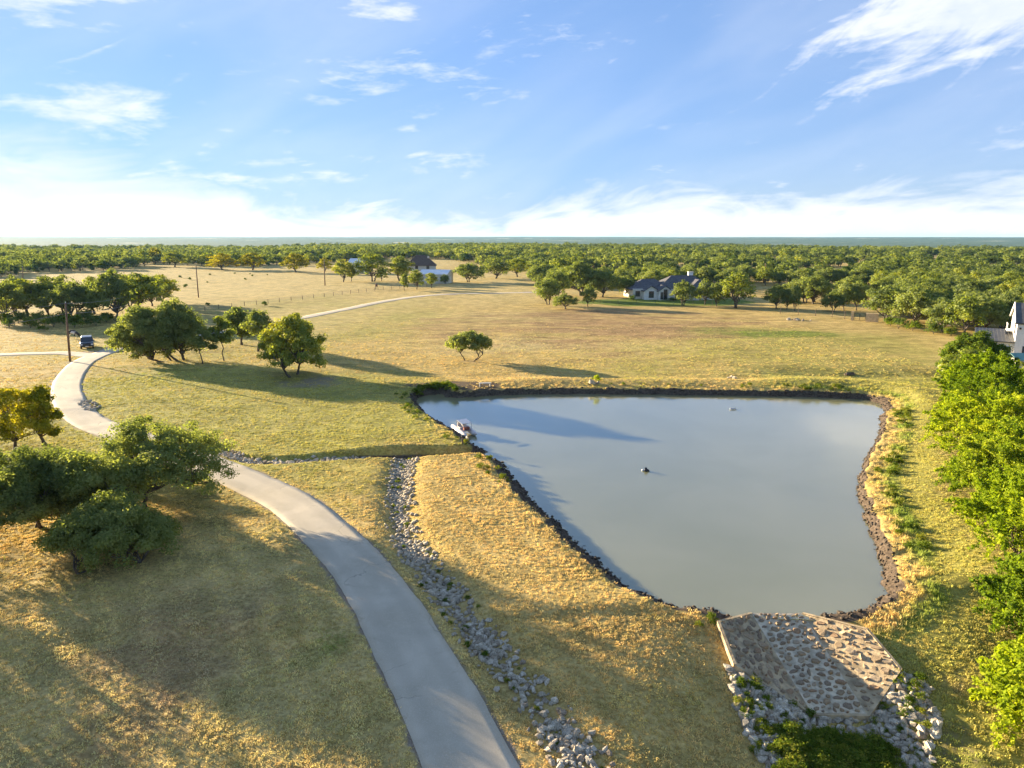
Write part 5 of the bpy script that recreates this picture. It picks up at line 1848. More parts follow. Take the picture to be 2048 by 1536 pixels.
def hip(x0, x1, y0, y1, z0, zr, ins, over=0.5, th=0.18, along_x=True):
    """hip (or, with ins = 0, gable) roof with overhang and thickness"""
    x0 -= over; x1 += over; y0 -= over; y1 += over
    z0 = z0 - over * (zr - z0) / max(0.1, ((y1 - y0) / 2 if along_x else (x1 - x0) / 2))
    if along_x:
        ym = (y0 + y1) / 2
        a, b = (x0 + ins, ym, zr), (x1 - ins, ym, zr)
        v = [(x0, y0, z0), (x1, y0, z0), (x1, y1, z0), (x0, y1, z0), a, b]
        f = [(0, 1, 5, 4), (1, 2, 5), (2, 3, 4, 5), (3, 0, 4)]
    else:
        xm = (x0 + x1) / 2
        a, b = (xm, y0 + ins, zr), (xm, y1 - ins, zr)
        v = [(x0, y0, z0), (x1, y0, z0), (x1, y1, z0), (x0, y1, z0), a, b]
        f = [(0, 1, 4), (1, 2, 5, 4), (2, 3, 5), (3, 0, 4, 5)]
    if ins == 0:
        f = [q for q in f if len(q) == 4]
    n = 6
    v2 = v + [(p[0], p[1], p[2] - th) for p in v]
    f2 = list(f) + [tuple(n + i for i in q[::-1]) for q in f] + [(i, n + i, n + (i + 1) % 4, (i + 1) % 4) for i in range(4) if ins or (i % 2 == (0 if along_x else 1))]
    if ins == 0:
        for q in (((3, 4), (4, 0), (1, 5), (5, 2)) if along_x else ((0, 4), (4, 1), (2, 5), (5, 3))):
            f2.append((q[0], q[1], n + q[1], n + q[0]))
    return v2, f2


def gable_wall(x0, x1, y, z0, ze, za, th=0.3):
    return MB().prism([(x0, z0), (x1, z0), (x1, ze), ((x0 + x1) / 2, za), (x0, ze)][::-1], 1, y, y + th)


def ranch_house():
    p = G(1352, 599)
    t = empty('ranch_house', p, R(4), 'low white ranch house with a broad grey hipped roof and two front gables', 'house')
    MB().box((-12.4, 2.0, -0.5), (13.0, 14.0, 3.0)).build('wall', M_LIMEWALL, t)
    MB().box((-3.0, -2.0, -0.5), (-1.0, 2.0, 2.9)).build('wall', M_LIMEWALL, t)
    MB().box((2.6, -2.6, -0.5), (11.4, 2.0, 3.0)).build('wall', M_LIMEWALL, t)
    rf = MB(); rf.add(*hip(-5.0, 13.0, 2.0, 14.0, 3.05, 6.6, 6.2)); r1 = rf.build('roof', M_SHINGLE, t)
    rf = MB(); rf.add(*hip(-12.4, -0.4, 3.0, 13.0, 3.02, 5.6, 4.6)); rf.build('roof', M_SHINGLE, t)
    rf = MB(); rf.add(*hip(2.6, 11.4, -2.6, 10.0, 3.0, 5.7, 4.4, along_x=False)); rf.build('roof', M_SHINGLE, t)
    c = MB().box((6.0, 8.0, 5.0), (7.4, 9.0, 7.5)).build('chimney', M_WHITEWALL, r1)
    MB().box((5.9, 7.9, 7.5), (7.5, 9.1, 7.7)).build('chimney_cap', M_LIMEWALL, r1)
    for (cx, w, yy) in ((-7.6, 4.2, -0.6), (-3.7, 4.0, -1.6)):
        gable_wall(cx - w / 2, cx + w / 2, yy, -0.5, 2.7, 3.9).build('gable_wall', M_WHITEWALL, t)
        MB().box((cx - w / 2, yy + 0.3, -0.5), (cx + w / 2, 2.0, 2.85)).build('wall', M_LIMEWALL, t)
        g = MB(); g.add(*hip(cx - w / 2, cx + w / 2, yy - 0.1, 6.5, 2.75, 4.15, 0.0, 0.35, 0.16, False)); g.build('gable_roof', M_SHINGLE, t)
        if cx < -5:
            window(t, cx - 0.65, cx + 0.65, 0.7, 2.4, yy)
        else:
            window(t, cx - 0.45, cx + 0.45, 0.2, 3.0, yy); window(t, cx - 1.35, cx - 0.75, 0.3, 2.2, yy, bars=(1, 3)); window(t, cx + 0.75, cx + 1.35, 0.3, 2.2, yy, bars=(1, 3))
    window(t, 5.0, 6.6, 0.8, 2.4, -2.6); window(t, 8.2, 9.8, 0.8, 2.4, -2.6); window(t, -11.6, -10.4, 0.9, 2.3, 2.0)
    MB().box((0.2, 1.9, -0.3), (1.3, 2.0, 2.2)).build('door', M_WOOD, t)
    return t


ranch_house()
for i, (px, py, w, h, k, lab) in enumerate([(1281, 597, 20, 2.6, 'brush', 'bright green rounded shrub left of the ranch house gables'), (1306, 598, 11, 2.4, 'shrub', 'dark clipped shrub between the ranch house gables'),
                                           (1265, 601, 22, 1.6, 'shrub', 'dark bed of shrubs at the left corner of the ranch house'), (1345, 602, 30, 1.0, 'shrub', 'low planting before the ranch house wall')]):
    p = G(px, py)
    wid = w * to_px(p)[2] / F_PX
    add_tree('garden_shrub', SETS[k][0][i % 3], p, (wid / 3.0, wid / 3.0, h / 2.1), i, lab, 'shrub')


def barn(px, py, L, D, ze, zr, rz, wall, roof, name, label, doors=True):
    p = G(px, py)
    t = empty(name, p, rz, label, 'barn')
    MB().box((-L / 2, 0, -0.6), (L / 2, D, ze)).build('wall', wall, t)
    MB().prism([(0.0, ze), (D, ze), (D / 2, zr - 0.1)], 0, -L / 2 + 0.003, -L / 2 + 0.2).build('gable_wall', wall, t)
    MB().prism([(0.0, ze), (D, ze), (D / 2, zr - 0.1)], 0, L / 2 - 0.2, L / 2 - 0.003).build('gable_wall', wall, t)
    m = MB(); m.add(*hip(-L / 2, L / 2, 0, D, ze + 0.12, zr + 0.05, 0.0, 0.25, 0.1)); m.build('roof', roof, t)
    if doors:
        MB().box((L / 2 - 0.02, D * 0.32, 0), (L / 2 + 0.05, D * 0.68, 2.6)).build('door', M_WHITEWALL, t)
    return t


barn(866, 567, 11.5, 8.5, 3.6, 5.2, R(-12), M_CREAMWALL, M_METALROOF, 'metal_barn', 'cream metal barn with a shiny white roof')
barn(714, 547, 9.0, 10.0, 5.0, 7.2, R(-6), M_CREAMWALL, M_METALROOF, 'metal_barn', 'far cream barn with a white roof left of the shade trees')


def brown_house():
    p = G(842, 541)
    t = empty('brown_roofed_house', p, R(6), 'house with a brown hipped roof behind the cream barn', 'house')
    MB().box((-8, 0, -0.6), (8, 12, 3)).build('wall', M_LIMEWALL, t)
    m = MB(); m.add(*hip(-8, 8, 0, 12, 3.02, 8.0, 6.0)); r = m.build('roof', M_BROWNROOF, t)
    MB().box((3.5, 4.0, 5.0), (4.6, 5.0, 7.6)).build('chimney', M_LIMEWALL, r)
    window(t, -3, -1.6, 0.9, 2.3, 0); window(t, 3, 4.4, 0.9, 2.3, 0)


brown_house()


def white_house():
    x0, y0 = 75.4, 104.0
    zb = hz(x0 + 3, y0) - 0.1
    t = empty('white_house', (x0, y0, zb), R(-32), 'white two storey house cut off by the right edge of the picture', 'house')
    H1 = 5.7
    MB().box((0, 0, -1.0), (14, 12, H1)).build('wall', M_WHITEWALL, t)
    m = MB(); m.add(*hip(0, 14, 0.0, 12, H1 + 0.05, H1 + 2.5, 0.0, 0.25, 0.2)); m.build('roof', M_DARKROOF, t)
    MB().prism([(0.0, H1), (12, H1), (6, H1 + 2.25)], 0, 0.004, 0.3).build('gable_wall', M_WHITEWALL, t)
    g = MB(); g.add(*hip(2.2, 9.0, -0.4, 6.0, H1 + 0.03, H1 + 2.0, 0.0, 0.3, 0.18, False)); g.build('gable_roof', M_DARKROOF, t)
    gable_wall(2.2, 9.0, -0.35, H1 - 0.3, H1 - 0.05, H1 + 1.75, 0.3).build('gable_wall', M_WHITEWALL, t)
    # white bargeboard on the left rake
    r = MB()
    r.prism([(-0.35, H1 - 0.25), (-0.35, H1 + 0.05), (6.0, H1 + 2.62), (6.0, H1 + 2.32)], 0, -0.36, -0.26)
    r.prism([(12.35, H1 - 0.25), (12.35, H1 + 0.05), (6.0, H1 + 2.62), (6.0, H1 + 2.32)], 0, -0.36, -0.26)
    r.build('bargeboard', M_WHITEWALL, t)
    # one storey wing with a dark standing seam roof
    MB().box((-4.6, 0.3, -1.0), (-0.002, 8.5, 2.7)).build('wing_wall', M_WHITEWALL, t)
    w = MB(); w.add([(-5.0, -0.1, 2.72), (-0.01, -0.1, 2.72), (-0.01, 8.8, 3.7), (-5.0, 8.8, 3.7), (-5.0, -0.1, 2.58), (-0.01, -0.1, 2.58), (-0.01, 8.8, 3.56), (-5.0, 8.8, 3.56)],
                    [(0, 1, 2, 3), (7, 6, 5, 4), (0, 4, 5, 1), (1, 5, 6, 2), (2, 6, 7, 3), (3, 7, 4, 0)])
    wr = w.build('wing_roof', M_DARKROOF, t)
    for i in range(11):
        x = -4.9 + i * 0.48
        s = MB(); s.add([(x, -0.1, 2.723), (x + 0.04, -0.1, 2.723), (x + 0.04, 8.8, 3.703), (x, 8.8, 3.703), (x, -0.1, 2.78), (x + 0.04, -0.1, 2.78), (x + 0.04, 8.8, 3.76), (x, 8.8, 3.76)],
                        [(0, 3, 2, 1), (4, 5, 6, 7), (0, 1, 5, 4), (1, 2, 6, 5), (2, 3, 7, 6), (3, 0, 4, 7)])
        s.build('roof_seam', M_DARKROOF, wr)
    window(t, 1.1, 2.5, 0.7, 2.1, 0, bars=(2, 2)); window(t, 5.0, 6.4, 0.7, 2.1, 0, bars=(2, 2)); window(t, -1.3, -0.5, 0.7, 1.9, 0.3, bars=(1, 2))
    window(t, 4.6, 6.0, 3.6, 5.0, 0, bars=(2, 2))
    window(t, 2.2, 3.6, 3.9, 5.1, 0.0, face=-1, axis='y', bars=(2, 2))
    # small balcony on the left wall
    b = MB().box((-0.9, 5.2, 3.75), (-0.003, 8.0, 3.9)).build('balcony', M_WHITEWALL, t)
    for y in (5.25, 6.15, 7.05, 7.9):
        MB().box((-0.88, y - 0.03, 3.9), (-0.82, y + 0.03, 4.8)).build('baluster', M_WHITEWALL, b)
    MB().box((-0.9, 5.2, 4.8), (-0.8, 8.0, 4.88)).build('rail', M_WHITEWALL, b)
    MB().box((0.3, -0.18, 4.7), (0.55, -0.002, 4.95)).build('wall_lamp', M_FRAME, t)


white_house()


def green_shed():
    x, y = 71.5, 95.5
    t = empty('garden_shed', (x, y, hz(x, y)), 0, 'small shed with a green metal roof at the right edge by the white house', 'shed')
    MB().box((-1.5, 0, -0.6), (1.5, 2.4, 1.9)).build('wall', M_CREAMWALL, t)
    m = MB(); m.add(*hip(-1.5, 1.5, 0, 2.4, 1.93, 2.6, 0.0, 0.3, 0.06)); m.build('roof', M_GREENROOF, t)
    MB().box((-0.45, -0.05, -0.2), (0.45, -0.002, 1.7)).build('door', M_WOOD, t)


green_shed()

# ------------------------------------------------------------------ gateway, fences, poles
M_TAN = simple_mat('tan_masonry', (0.62, 0.48, 0.28), 0.85, 0.12, 3.0, bump=0.2, spec=0.2)
M_STEEL = simple_mat('dark_steel', (0.045, 0.048, 0.055), 0.45, 0.1, 3.0, metal=0.6)
M_POST = simple_mat('old_cedar_post', (0.17, 0.125, 0.09), 0.9, 0.2, 5.0, spec=0.1)
M_WIRE = simple_mat('grey_wire', (0.22, 0.22, 0.23), 0.5, 0.1, 2.0, metal=0.3)


def gateway():
    a, b = G(1704, 641), G(1752, 644)
    d = b - a
    t = empty('gateway', a, math.atan2(d[1], d[0]), 'gateway with tan masonry pillars and dark barred gates at the field edge', 'gate')
    L = float(np.hypot(d[0], d[1]))
    MB().box((-0.25, -0.25, -0.4), (0.25, 0.25, 1.95)).box((-0.3, -0.3, 1.95), (0.3, 0.3, 2.05)).build('pillar', M_TAN, t)
    MB().box((L - 2.0, -0.5, -0.4), (L + 0.4, 0.5, 1.65)).box((L - 2.06, -0.56, 1.65), (L + 0.46, 0.56, 1.75)).build('masonry_block', M_TAN, t)
    g0, g1 = 0.3, L - 2.1
    mid = (g0 + g1) / 2
    for (x0, x1) in ((g0, mid - 0.03), (mid + 0.03, g1)):
        fr = MB().box((x0, -0.03, 0.1), (x0 + 0.06, 0.03, 1.6)).box((x1 - 0.06, -0.03, 0.1), (x1, 0.03, 1.6)).box((x0 + 0.06, -0.03, 1.54), (x1 - 0.06, 0.03, 1.6)).box((x0 + 0.06, -0.03, 0.1), (x1 - 0.06, 0.03, 0.16))
        lf = fr.build('gate_leaf', M_STEEL, t)
        for k in range(3):
            z = 0.45 + k * 0.35
            MB().box((x0 + 0.06, -0.02, z), (x1 - 0.06, 0.02, z + 0.04)).build('bar', M_STEEL, lf)
    return t


gateway()


def fence(name, pxs, label, h=1.2, step=4.0, wires=4, r=0.055, wr=0.008):
    pts = [G(*q) for q in pxs]
    path = densify(np.array([p[:2] for p in pts]), step)
    o0 = np.array((path[0][0], path[0][1], hz(*path[0])))
    t = empty(name, o0, 0, label, 'fence')
    tops = []
    for i, q in enumerate(path):
        z = hz(*q)
        b = np.array((q[0], q[1], z)) - o0
        lean = np.random.default_rng(i).normal(size=2) * 0.03
        MB().tube([b + (0, 0, -0.3), b + (lean[0], lean[1], h)], [r, r * 0.85], 6).build('post', M_POST, t)
        tops.append(b)
    for k in range(wires):
        zz = h * (0.25 + 0.7 * k / max(1, wires - 1))
        MB().tube([p + (0.0, -r - 0.002, zz) for p in tops], wr, 4).build('wire', M_WIRE, t)
    return t


fence('pasture_fence', [(410, 622), (480, 613), (560, 604), (650, 594), (740, 583), (830, 574), (880, 574)], 'wire fence on cedar posts between the pasture and the mown verge', 1.2, 4.5, 4, 0.07, 0.015)
fence('lawn_fence', [(1165, 606), (1230, 608), (1300, 609), (1360, 610), (1425, 611)], 'thin wire fence on dark posts along the ranch house lawn', 1.3, 5.0, 3, 0.05, 0.01)
fence('field_fence', [(1560, 628), (1610, 630), (1660, 634), (1700, 640)], 'tall thin fence posts left of the gateway', 1.7, 4.0, 2, 0.07, 0.01)


def pole(bx, by, tx, ty, label, r=0.14, arm=False):
    p = G(bx, by)
    zt = z_at(p[1], ty)
    xt = (tx - 1024) / F_PX * to_px((p[0], p[1], zt))[2]
    t = empty('utility_pole', p, 0, label, 'utility pole')
    top = np.array((xt, p[1], zt)) - p
    MB().tube([(0, 0, -0.6), top * 0.5, top], [r * 1.15, r, r * 0.75], 10).build('shaft', M_WOOD, t, True)
    MB().tube([top + (0, 0, -0.02), top + (0, 0, 0.18)], [0.05, 0.04], 6).build('insulator', M_WHITEWALL, t)
    if arm:
        MB().box(tuple(top + (-1.1, -0.07 - r, -0.6)), tuple(top + (1.1, -r * 0.8, -0.45))).build('crossarm', M_WOOD, t)
    return p + top


T1 = pole(140, 723, 131, 606, 'tall brown utility pole beside the road junction', 0.15)
T2 = pole(313, 600, 312, 564, 'utility pole rising above the oaks beyond the junction', 0.16, True)
T3 = pole(397, 595, 392, 532, 'leaning utility pole standing in the pale pasture', 0.16)
T4 = pole(46, 566, 45, 533, 'distant utility pole above the left woodland', 0.17)
T5 = pole(650, 571, 648, 519, 'utility pole in the pasture near the yellow tree', 0.17)
T6 = pole(1531, 556, 1531, 527, 'pale pole standing in the wood behind the field edge trees', 0.25)
T0 = np.array((-88.0, 66.0, hz(-88, 66) + 8.2))


def wire(a, b, sag, name, label, r=0.02, da=0.0, db=0.0):
    a = np.array(a) + (0, 0, da); b = np.array(b) + (0, 0, db)
    t = np.linspace(0, 1, 14)[:, None]
    pts = a + (b - a) * t
    pts[:, 2] -= 4 * sag * (t[:, 0] * (1 - t[:, 0]))
    o = MB().tube(pts - a, r, 4).build(name, M_WIRE)
    o.location = tuple(a)
    tag(o, label, 'power line')


wire(T1, T0, 1.0, 'overhead_wire', 'upper overhead wire running left from the junction pole')
wire(T1, T0, 1.2, 'overhead_wire', 'lower overhead wire running left from the junction pole', 0.025, -1.5, -1.7)
wire(T1, T2, 1.4, 'overhead_wire', 'overhead wire from the junction pole to the pole above the oaks', 0.02, -0.05, -0.4)
wire(T1, T2, 1.8, 'overhead_wire', 'lower wire from the junction pole to the pole above the oaks', 0.025, -1.5, -1.6)

# ------------------------------------------------------------------ car
M_CAR = simple_mat('dark_blue_car_paint', (0.028, 0.034, 0.046), 0.25, 0.05, 1.0, spec=0.6)
M_TYRE = simple_mat('tyre_rubber', (0.03, 0.03, 0.03), 0.85, 0.1, 5.0)
M_RIM = simple_mat('wheel_rim', (0.45, 0.45, 0.46), 0.35, 0.05, 5.0, metal=0.7)
M_LAMP = simple_mat('lamp_lens', (0.75, 0.76, 0.78), 0.15, 0.03, 5.0, spec=0.7)
M_CARROOF = simple_mat('pale_car_roof', (0.30, 0.34, 0.38), 0.3, 0.05, 1.0, spec=0.6)


def car():
    p = G(159, 699)
    t = empty('parked_suv', (p[0], p[1] + 2.2, hz(p[0], p[1] + 2.2) + 0.03), R(30), 'dark boxy car stopped at the road junction by the pole', 'car')
    # body: sections along the length (front faces -Y)
    secs = [(-2.25, 0.45, 0.80, 0.82), (-2.2, 0.36, 0.98, 0.92), (-1.9, 0.32, 1.05, 0.96), (-0.95, 0.30, 1.12, 0.97), (-0.6, 0.30, 1.16, 0.97), (1.6, 0.30, 1.18, 0.97), (2.15, 0.34, 1.15, 0.94), (2.22, 0.5, 1.0, 0.86)]
    v, f = [], []
    for (y, zb, zt, hw) in secs:
        v += [(-hw * 0.93, y, zb), (hw * 0.93, y, zb), (hw, y, zb + 0.22), (hw * 0.99, y, zt - 0.12), (hw * 0.92, y, zt), (-hw * 0.92, y, zt), (-hw * 0.99, y, zt - 0.12), (-hw, y, zb + 0.22)]
    for i in range(len(secs) - 1):
        for j in range(8):
            a, b = i * 8 + j, i * 8 + (j + 1) % 8
            f.append((a, b, b + 8, a + 8))
    f += [tuple(range(8))[::-1], tuple(range((len(secs) - 1) * 8, len(secs) * 8))]
    body = mesh_obj('body', v, f, M_CAR, t, True)
    cab = [(-0.85, 1.14, 0.86), (-0.25, 1.72, 0.72), (0.2, 1.78, 0.74), (1.7, 1.76, 0.73), (2.1, 1.16, 0.84)]
    v, f = [], []
    for (y, z, hw) in cab:
        v += [(-0.9, min(max(y, -0.85), 2.1), 1.10), (0.9, min(max(y, -0.85), 2.1), 1.10), (hw, y, z), (-hw, y, z)]
    for i in range(len(cab) - 1):
        for j in range(4):
            a, b = i * 4 + j, i * 4 + (j + 1) % 4
            f.append((a, b, b + 4, a + 4))
    f += [(3, 2, 1, 0), tuple(range(16, 20))]
    mesh_obj('cabin_glass', v, f, M_GLASS, t)
    rf = MB(); rf.add([(-0.74, -0.27, 1.725), (0.74, -0.27, 1.725), (0.76, 0.2, 1.785), (-0.76, 0.2, 1.785), (0.75, 1.75, 1.765), (-0.75, 1.75, 1.765),
                       (-0.72, -0.25, 1.77), (0.72, -0.25, 1.77), (0.72, 0.2, 1.84), (-0.72, 0.2, 1.84), (0.71, 1.72, 1.82), (-0.71, 1.72, 1.82)],
                      [(6, 7, 8, 9), (9, 8, 10, 11), (0, 1, 7, 6), (1, 2, 8, 7), (2, 4, 10, 8), (4, 5, 11, 10), (5, 3, 9, 11), (3, 0, 6, 9)])
    rf.build('roof', M_CARROOF, t)
    for sx in (-1, 1):
        MB().tube([(sx * 0.88, -0.84, 1.13), (sx * 0.74, -0.25, 1.74)], 0.05, 6).build('windscreen_pillar', M_CAR, t)
        MB().tube([(sx * 0.90, 0.55, 1.13), (sx * 0.76, 0.55, 1.76)], 0.05, 6).build('door_pillar', M_CAR, t)
        MB().box((sx * 0.75 - 0.16, -2.28, 0.66), (sx * 0.75 + 0.16, -2.14, 0.86)).build('headlight', M_LAMP, t)
        MB().box((sx * 1.06 - 0.09, -0.65, 1.12), (sx * 1.06 + 0.09, -0.5, 1.27)).build('wing_mirror', M_CAR, t)
        for y in (-1.4, 1.4):
            w = MB().tube([(sx * 0.72, y, 0.34), (sx * 0.80, y, 0.34), (sx * 0.94, y, 0.34), (sx * 0.97, y, 0.34)], [0.30, 0.36, 0.36, 0.31], 16).build('wheel', M_TYRE, t, False)
            MB().tube([(sx * 0.965, y, 0.34), (sx * 0.985, y, 0.34)], [0.21, 0.17], 12).build('rim', M_RIM, w)
    gr = MB().box((-0.5, -2.29, 0.62), (0.5, -2.22, 0.88)).build('grille', M_STEEL, t)
    MB().box((-0.86, -2.34, 0.38), (0.86, -2.2, 0.55)).build('bumper', M_STEEL, t)
    MB().box((-0.22, -2.355, 0.42), (0.22, -2.343, 0.52)).build('number_plate', M_LAMP, t)


car()


# ------------------------------------------------------------------ cow
def cow():
    m, g, b, out = new_mat('black_and_white_hide')
    tc = g.node('ShaderNodeTexCoord')
    n = g.noise(tc.outputs['Object'], 1.5, 2, 0.4, 0.3)
    sep = g.node('ShaderNodeSeparateXYZ'); g.l.new(tc.outputs['Object'], sep.inputs[0])
    front = g.ramp(sep.outputs[0], 0.45, 0.75)
    f = g.math('MAXIMUM', g.ramp(n, 0.50, 0.54), front)
    g.l.new(g.mix(f, (0.72, 0.69, 0.64), (0.02, 0.018, 0.017)), b.inputs['Base Color'])
    b.inputs['Roughness'].default_value = 0.8
    J = {'rump': (-0.85, 0, 1.20), 'loin': (-0.45, 0, 1.24), 'back': (0.05, 0, 1.20), 'withers': (0.45, 0, 1.24), 'neck': (0.85, 0, 1.05), 'poll': (1.15, 0, 0.70), 'nose': (1.32, 0, 0.30),
         'tail1': (-1.02, 0, 1.22), 'tail2': (-1.08, 0, 0.8), 'tail3': (-1.06, 0, 0.45)}
    rad = {'rump': 0.30, 'loin': 0.34, 'back': 0.38, 'withers': 0.34, 'neck': 0.20, 'poll': 0.15, 'nose': 0.09, 'tail1': 0.04, 'tail2': 0.03, 'tail3': 0.045}
    E = [('rump', 'loin'), ('loin', 'back'), ('back', 'withers'), ('withers', 'neck'), ('neck', 'poll'), ('poll', 'nose'), ('rump', 'tail1'), ('tail1', 'tail2'), ('tail2', 'tail3')]
    for s in (-1, 1):
        k = 'L' if s < 0 else 'R'
        for nm, x0, dx in (('hind', -0.78, -0.10 * s), ('fore', 0.42, 0.12 * s)):
            if nm == 'hind':
                ch = [(x0, 0.17 * s, 0.92, 0.19), (x0 + 0.10, 0.19 * s, 0.68, 0.13), (x0 - 0.12 + dx, 0.19 * s, 0.42, 0.07), (x0 - 0.08 + dx, 0.19 * s, 0.12, 0.05), (x0 - 0.02 + dx, 0.19 * s, 0.02, 0.065)]
                prev = 'rump'
            else:
                ch = [(x0, 0.17 * s, 0.88, 0.17), (x0 + 0.02, 0.19 * s, 0.62, 0.11), (x0 + 0.04 + dx, 0.19 * s, 0.38, 0.065), (x0 + dx, 0.19 * s, 0.12, 0.05), (x0 + 0.05 + dx, 0.19 * s, 0.02, 0.065)]
                prev = 'withers'
            for i, (x, y, z, r) in enumerate(ch):
                nn = nm + k + str(i); J[nn] = (x, y, z); rad[nn] = r; E.append((prev, nn)); prev = nn
        J['ear' + k] = (1.08, 0.24 * s, 0.78); rad['ear' + k] = 0.045; E.append(('poll', 'ear' + k))
        J['horn' + k] = (1.16, 0.26 * s, 0.92); rad['horn' + k] = 0.02
        E.append(('poll', 'horn' + k))
    names = list(J)
    me = bpy.data.meshes.new('cow')
    me.from_pydata([J[n_] for n_ in names], [(names.index(a), names.index(c)) for a, c in E], [])
    o = bpy.data.objects.new('cow', me)
    COL.objects.link(o)
    md = o.modifiers.new('skin', 'SKIN'); md.use_smooth_shade = True
    for i, n_ in enumerate(names):
        me.skin_vertices[0].data[i].radius = (rad[n_] * 0.85, rad[n_])
        me.skin_vertices[0].data[i].use_root = (n_ == 'back')
    sb = o.modifiers.new('sub', 'SUBSURF'); sb.levels = 2; sb.render_levels = 2
    me.materials.append(m)
    p = G(147, 677)
    o.location = tuple(p + (0, 0, 0.02)); o.rotation_euler = (0, 0, R(-8))
    tag(o, 'black and white cow grazing on the grass behind the dark car', 'cow')


cow()


# ------------------------------------------------------------------ pedal boat and small things round the pond
M_HULL = simple_mat('faded_white_hull', (0.74, 0.66, 0.60), 0.5, 0.08, 3.0, spec=0.4)
M_SEAT = simple_mat('grey_seat', (0.30, 0.25, 0.24), 0.7, 0.15, 4.0)
M_RED = simple_mat('rusty_red_crank', (0.25, 0.07, 0.05), 0.7, 0.15, 4.0)
M_ALU = simple_mat('dull_aluminium', (0.55, 0.55, 0.56), 0.4, 0.06, 3.0, metal=0.4)


def boat():
    a, b = G(910, 862), G(939, 884)
    c = G(928, 871)
    ang = math.atan2(b[1] - a[1], b[0] - a[0])
    t = empty('pedal_boat', (c[0], c[1], c[2] + 0.42), ang, 'faded white pedal boat with a framed seat pulled up on the bank', 'boat')
    t.rotation_euler = (0, R(7), ang)
    for s in (-1, 1):
        prof = [(-1.55, 0.10), (-1.35, 0.20), (-0.8, 0.26), (0.6, 0.27), (1.1, 0.24), (1.45, 0.14), (1.6, 0.05)]
        MB().tube([(x, 0.55 * s, 0.12 + (0.10 if x > 1.2 else 0)) for x, r in prof], [r for x, r in prof], 10).build('pontoon', M_HULL, t, True)
    MB().box((-0.75, -0.5, 0.30), (0.75, 0.5, 0.36)).build('deck', M_SEAT, t)
    for s in (-0.26, 0.26):
        sb = MB().box((-0.45, s - 0.22, 0.36), (0.05, s + 0.22, 0.46)).box((-0.55, s - 0.22, 0.46), (-0.45, s + 0.22, 0.85)).build('seat', M_HULL, t)
    for x in (-0.6, 0.55):
        for y in (-0.5, 0.5):
            MB().tube([(x, y, 0.34), (x, y, 0.98)], 0.025, 6).build('canopy_post', M_ALU, t)
    MB().box((-0.64, -0.52, 0.98), (0.5, 0.52, 1.02)).build('canopy', M_ALU, t)
    MB().box((0.35, -0.3, 0.36), (0.6, 0.3, 0.62)).build('crank_box', M_RED, t)


boat()


def mooring_post():
    p = G(925, 894)
    t = empty('mooring_post', p, 0, 'short dark post on the bank in front of the pedal boat', 'post')
    MB().tube([(0, 0, -0.3), (0.02, 0, 0.55)], [0.08, 0.07], 8).build('shaft', M_POST, t)
    MB().tube([(0.02, 0, 0.55), (0.02, 0, 0.62), (0.02, 0, 0.72), (0.02, 0, 0.76)], [0.10, 0.15, 0.13, 0.05], 10).build('cap', M_STEEL, t)


mooring_post()


def pond_float():
    p = P(1290, 942, ZW)
    t = empty('pond_float', p, R(-10), 'small dark float with a pale buoy in the middle of the pond', 'float')
    MB().tube([(-0.1, 0, 0.03), (0.0, 0, 0.06), (0.22, 0, 0.07), (0.36, 0, 0.03)], [0.06, 0.14, 0.13, 0.03], 10).build('hull', M_STEEL, t, True)
    MB().box((-0.02, -0.07, 0.16), (0.16, 0.07, 0.30)).build('motor_box', M_STEEL, t)
    MB().tube([(-0.26, 0, 0.0), (-0.22, 0, 0.05), (-0.15, 0, 0.05), (-0.11, 0, 0.0)], [0.03, 0.09, 0.09, 0.03], 8).build('buoy', M_LAMP, t, True)
    p = P(1466, 819, ZW)
    t = empty('pond_float', p, 0, 'trio of pale floats near the far bank of the pond', 'float')
    for x in (-0.26, 0.0, 0.26):
        MB().tube([(x - 0.11, 0, 0.02), (x - 0.07, 0, 0.06), (x + 0.07, 0, 0.06), (x + 0.11, 0, 0.02)], [0.03, 0.09, 0.09, 0.03], 8).build('buoy', M_LAMP, t, True)
    MB().box((-0.35, -0.03, 0.10), (0.35, 0.03, 0.15)).build('bar', M_STEEL, t)


pond_float()


def plank_bench():
    p = G(970, 773)
    t = empty('plank_bench', p, R(6), 'pale plank bench above the pond inlet', 'bench')
    MB().box((-0.75, -0.18, 0.40), (0.75, 0.18, 0.47)).build('seat', M_CREAMWALL, t)
    for x in (-0.62, 0.62):
        MB().box((x - 0.05, -0.15, -0.2), (x + 0.05, 0.15, 0.40)).build('leg', M_CREAMWALL, t)


plank_bench()


def rock_heap(name, px, py, n, spread, size, label, mats, seed, cat='rocks'):
    rg = np.random.default_rng(seed)
    c = G(px, py)
    xy = c[:2] + rg.normal(size=(n, 2)) * np.array(spread)
    pts = lay(xy)
    sz = rg.uniform(size * 0.5, size, n)
    return rocks_from(name, pts, sz, label, seed, cat)


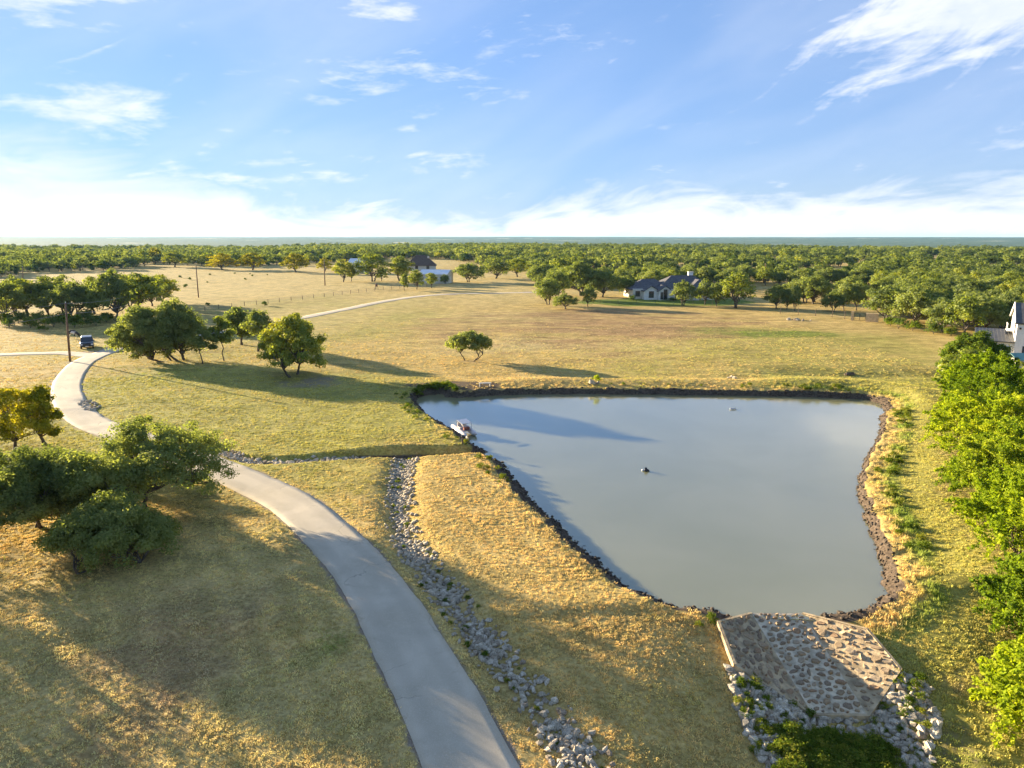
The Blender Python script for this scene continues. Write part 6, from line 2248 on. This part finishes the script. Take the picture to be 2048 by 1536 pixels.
rock_heap('rock_heap', 1462, 757, 9, (0.5, 0.3), 0.38, 'grey rock heap on the far levee of the pond', M_ROCK, 81)
rock_heap('boulder_heap', 1188, 767, 3, (0.3, 0.15), 0.5, 'white boulders beside the sapling on the far bank', M_ROCK, 82)
rock_heap('rubble_heap', 1588, 640, 7, (0.9, 0.6), 0.55, 'pale rubble heap in the field left of the gateway', M_ROCK, 83)
rock_heap('rubble_heap', 1616, 642, 5, (0.9, 0.6), 0.45, 'smaller rubble heap nearer to the gateway', M_ROCK, 84)


def log_pile():
    p = G(1700, 750)
    t = empty('log_pile', p, R(5), 'small pile of dark logs on the far levee', 'logs')
    for i, (y, z, x0, x1, r) in enumerate([(0, 0.10, -0.8, 0.7, 0.11), (0.22, 0.10, -0.6, 0.85, 0.10), (-0.2, 0.09, -0.7, 0.5, 0.09), (0.1, 0.27, -0.5, 0.6, 0.09)]):
        MB().tube([(x0, y, z), ((x0 + x1) / 2, y + 0.03, z + 0.02), (x1, y - 0.02, z)], [r, r * 0.95, r * 0.8], 8).build('log', M_POST, t)


log_pile()
p = G(1193, 766)
add_tree('sapling', grow(401, 'sapling', M_LIME, 1.1, 1.2, 1, 0.2, 5, 5, 14, 0.09, 0.2, trunk_r=0.025), p, label='tiny bright green sapling on the far bank of the pond', cat='sapling')


def feeder():
    p = G(753, 579)
    t = empty('deer_feeder', p, 0, 'dark barrel feeder on legs in the pasture before the shade trees', 'feeder')
    MB().tube([(0, 0, 1.0), (0, 0, 1.1), (0, 0, 2.0), (0, 0, 2.1)], [0.3, 0.45, 0.45, 0.3], 12).build('barrel', M_WOOD, t)
    for k in range(3):
        a = k * 2.1
        MB().tube([(math.cos(a) * 0.35, math.sin(a) * 0.35, 1.15), (math.cos(a) * 0.75, math.sin(a) * 0.75, -0.1)], 0.05, 6).build('leg', M_POST, t)


feeder()

# ------------------------------------------------------------------ the air
M_HAZE = bpy.data.materials.new('haze_air')
M_HAZE.use_nodes = True
_g = NT(M_HAZE.node_tree)
_g.n.clear()
_out = _g.node('ShaderNodeOutputMaterial')
_v = _g.node('ShaderNodeVolumePrincipled')
_v.inputs['Color'].default_value = (0.34, 0.66, 1.0, 1)
_v.inputs['Density'].default_value = 0.00004
_v.inputs['Anisotropy'].default_value = 0.15
_g.l.new(_v.outputs[0], _out.inputs['Volume'])
hzb = MB().box((-14600, -1500, -75), (14600, 14600, 60)).build('haze', M_HAZE)
tag(hzb, kind='stuff', label='thin blue haze over the distant country')
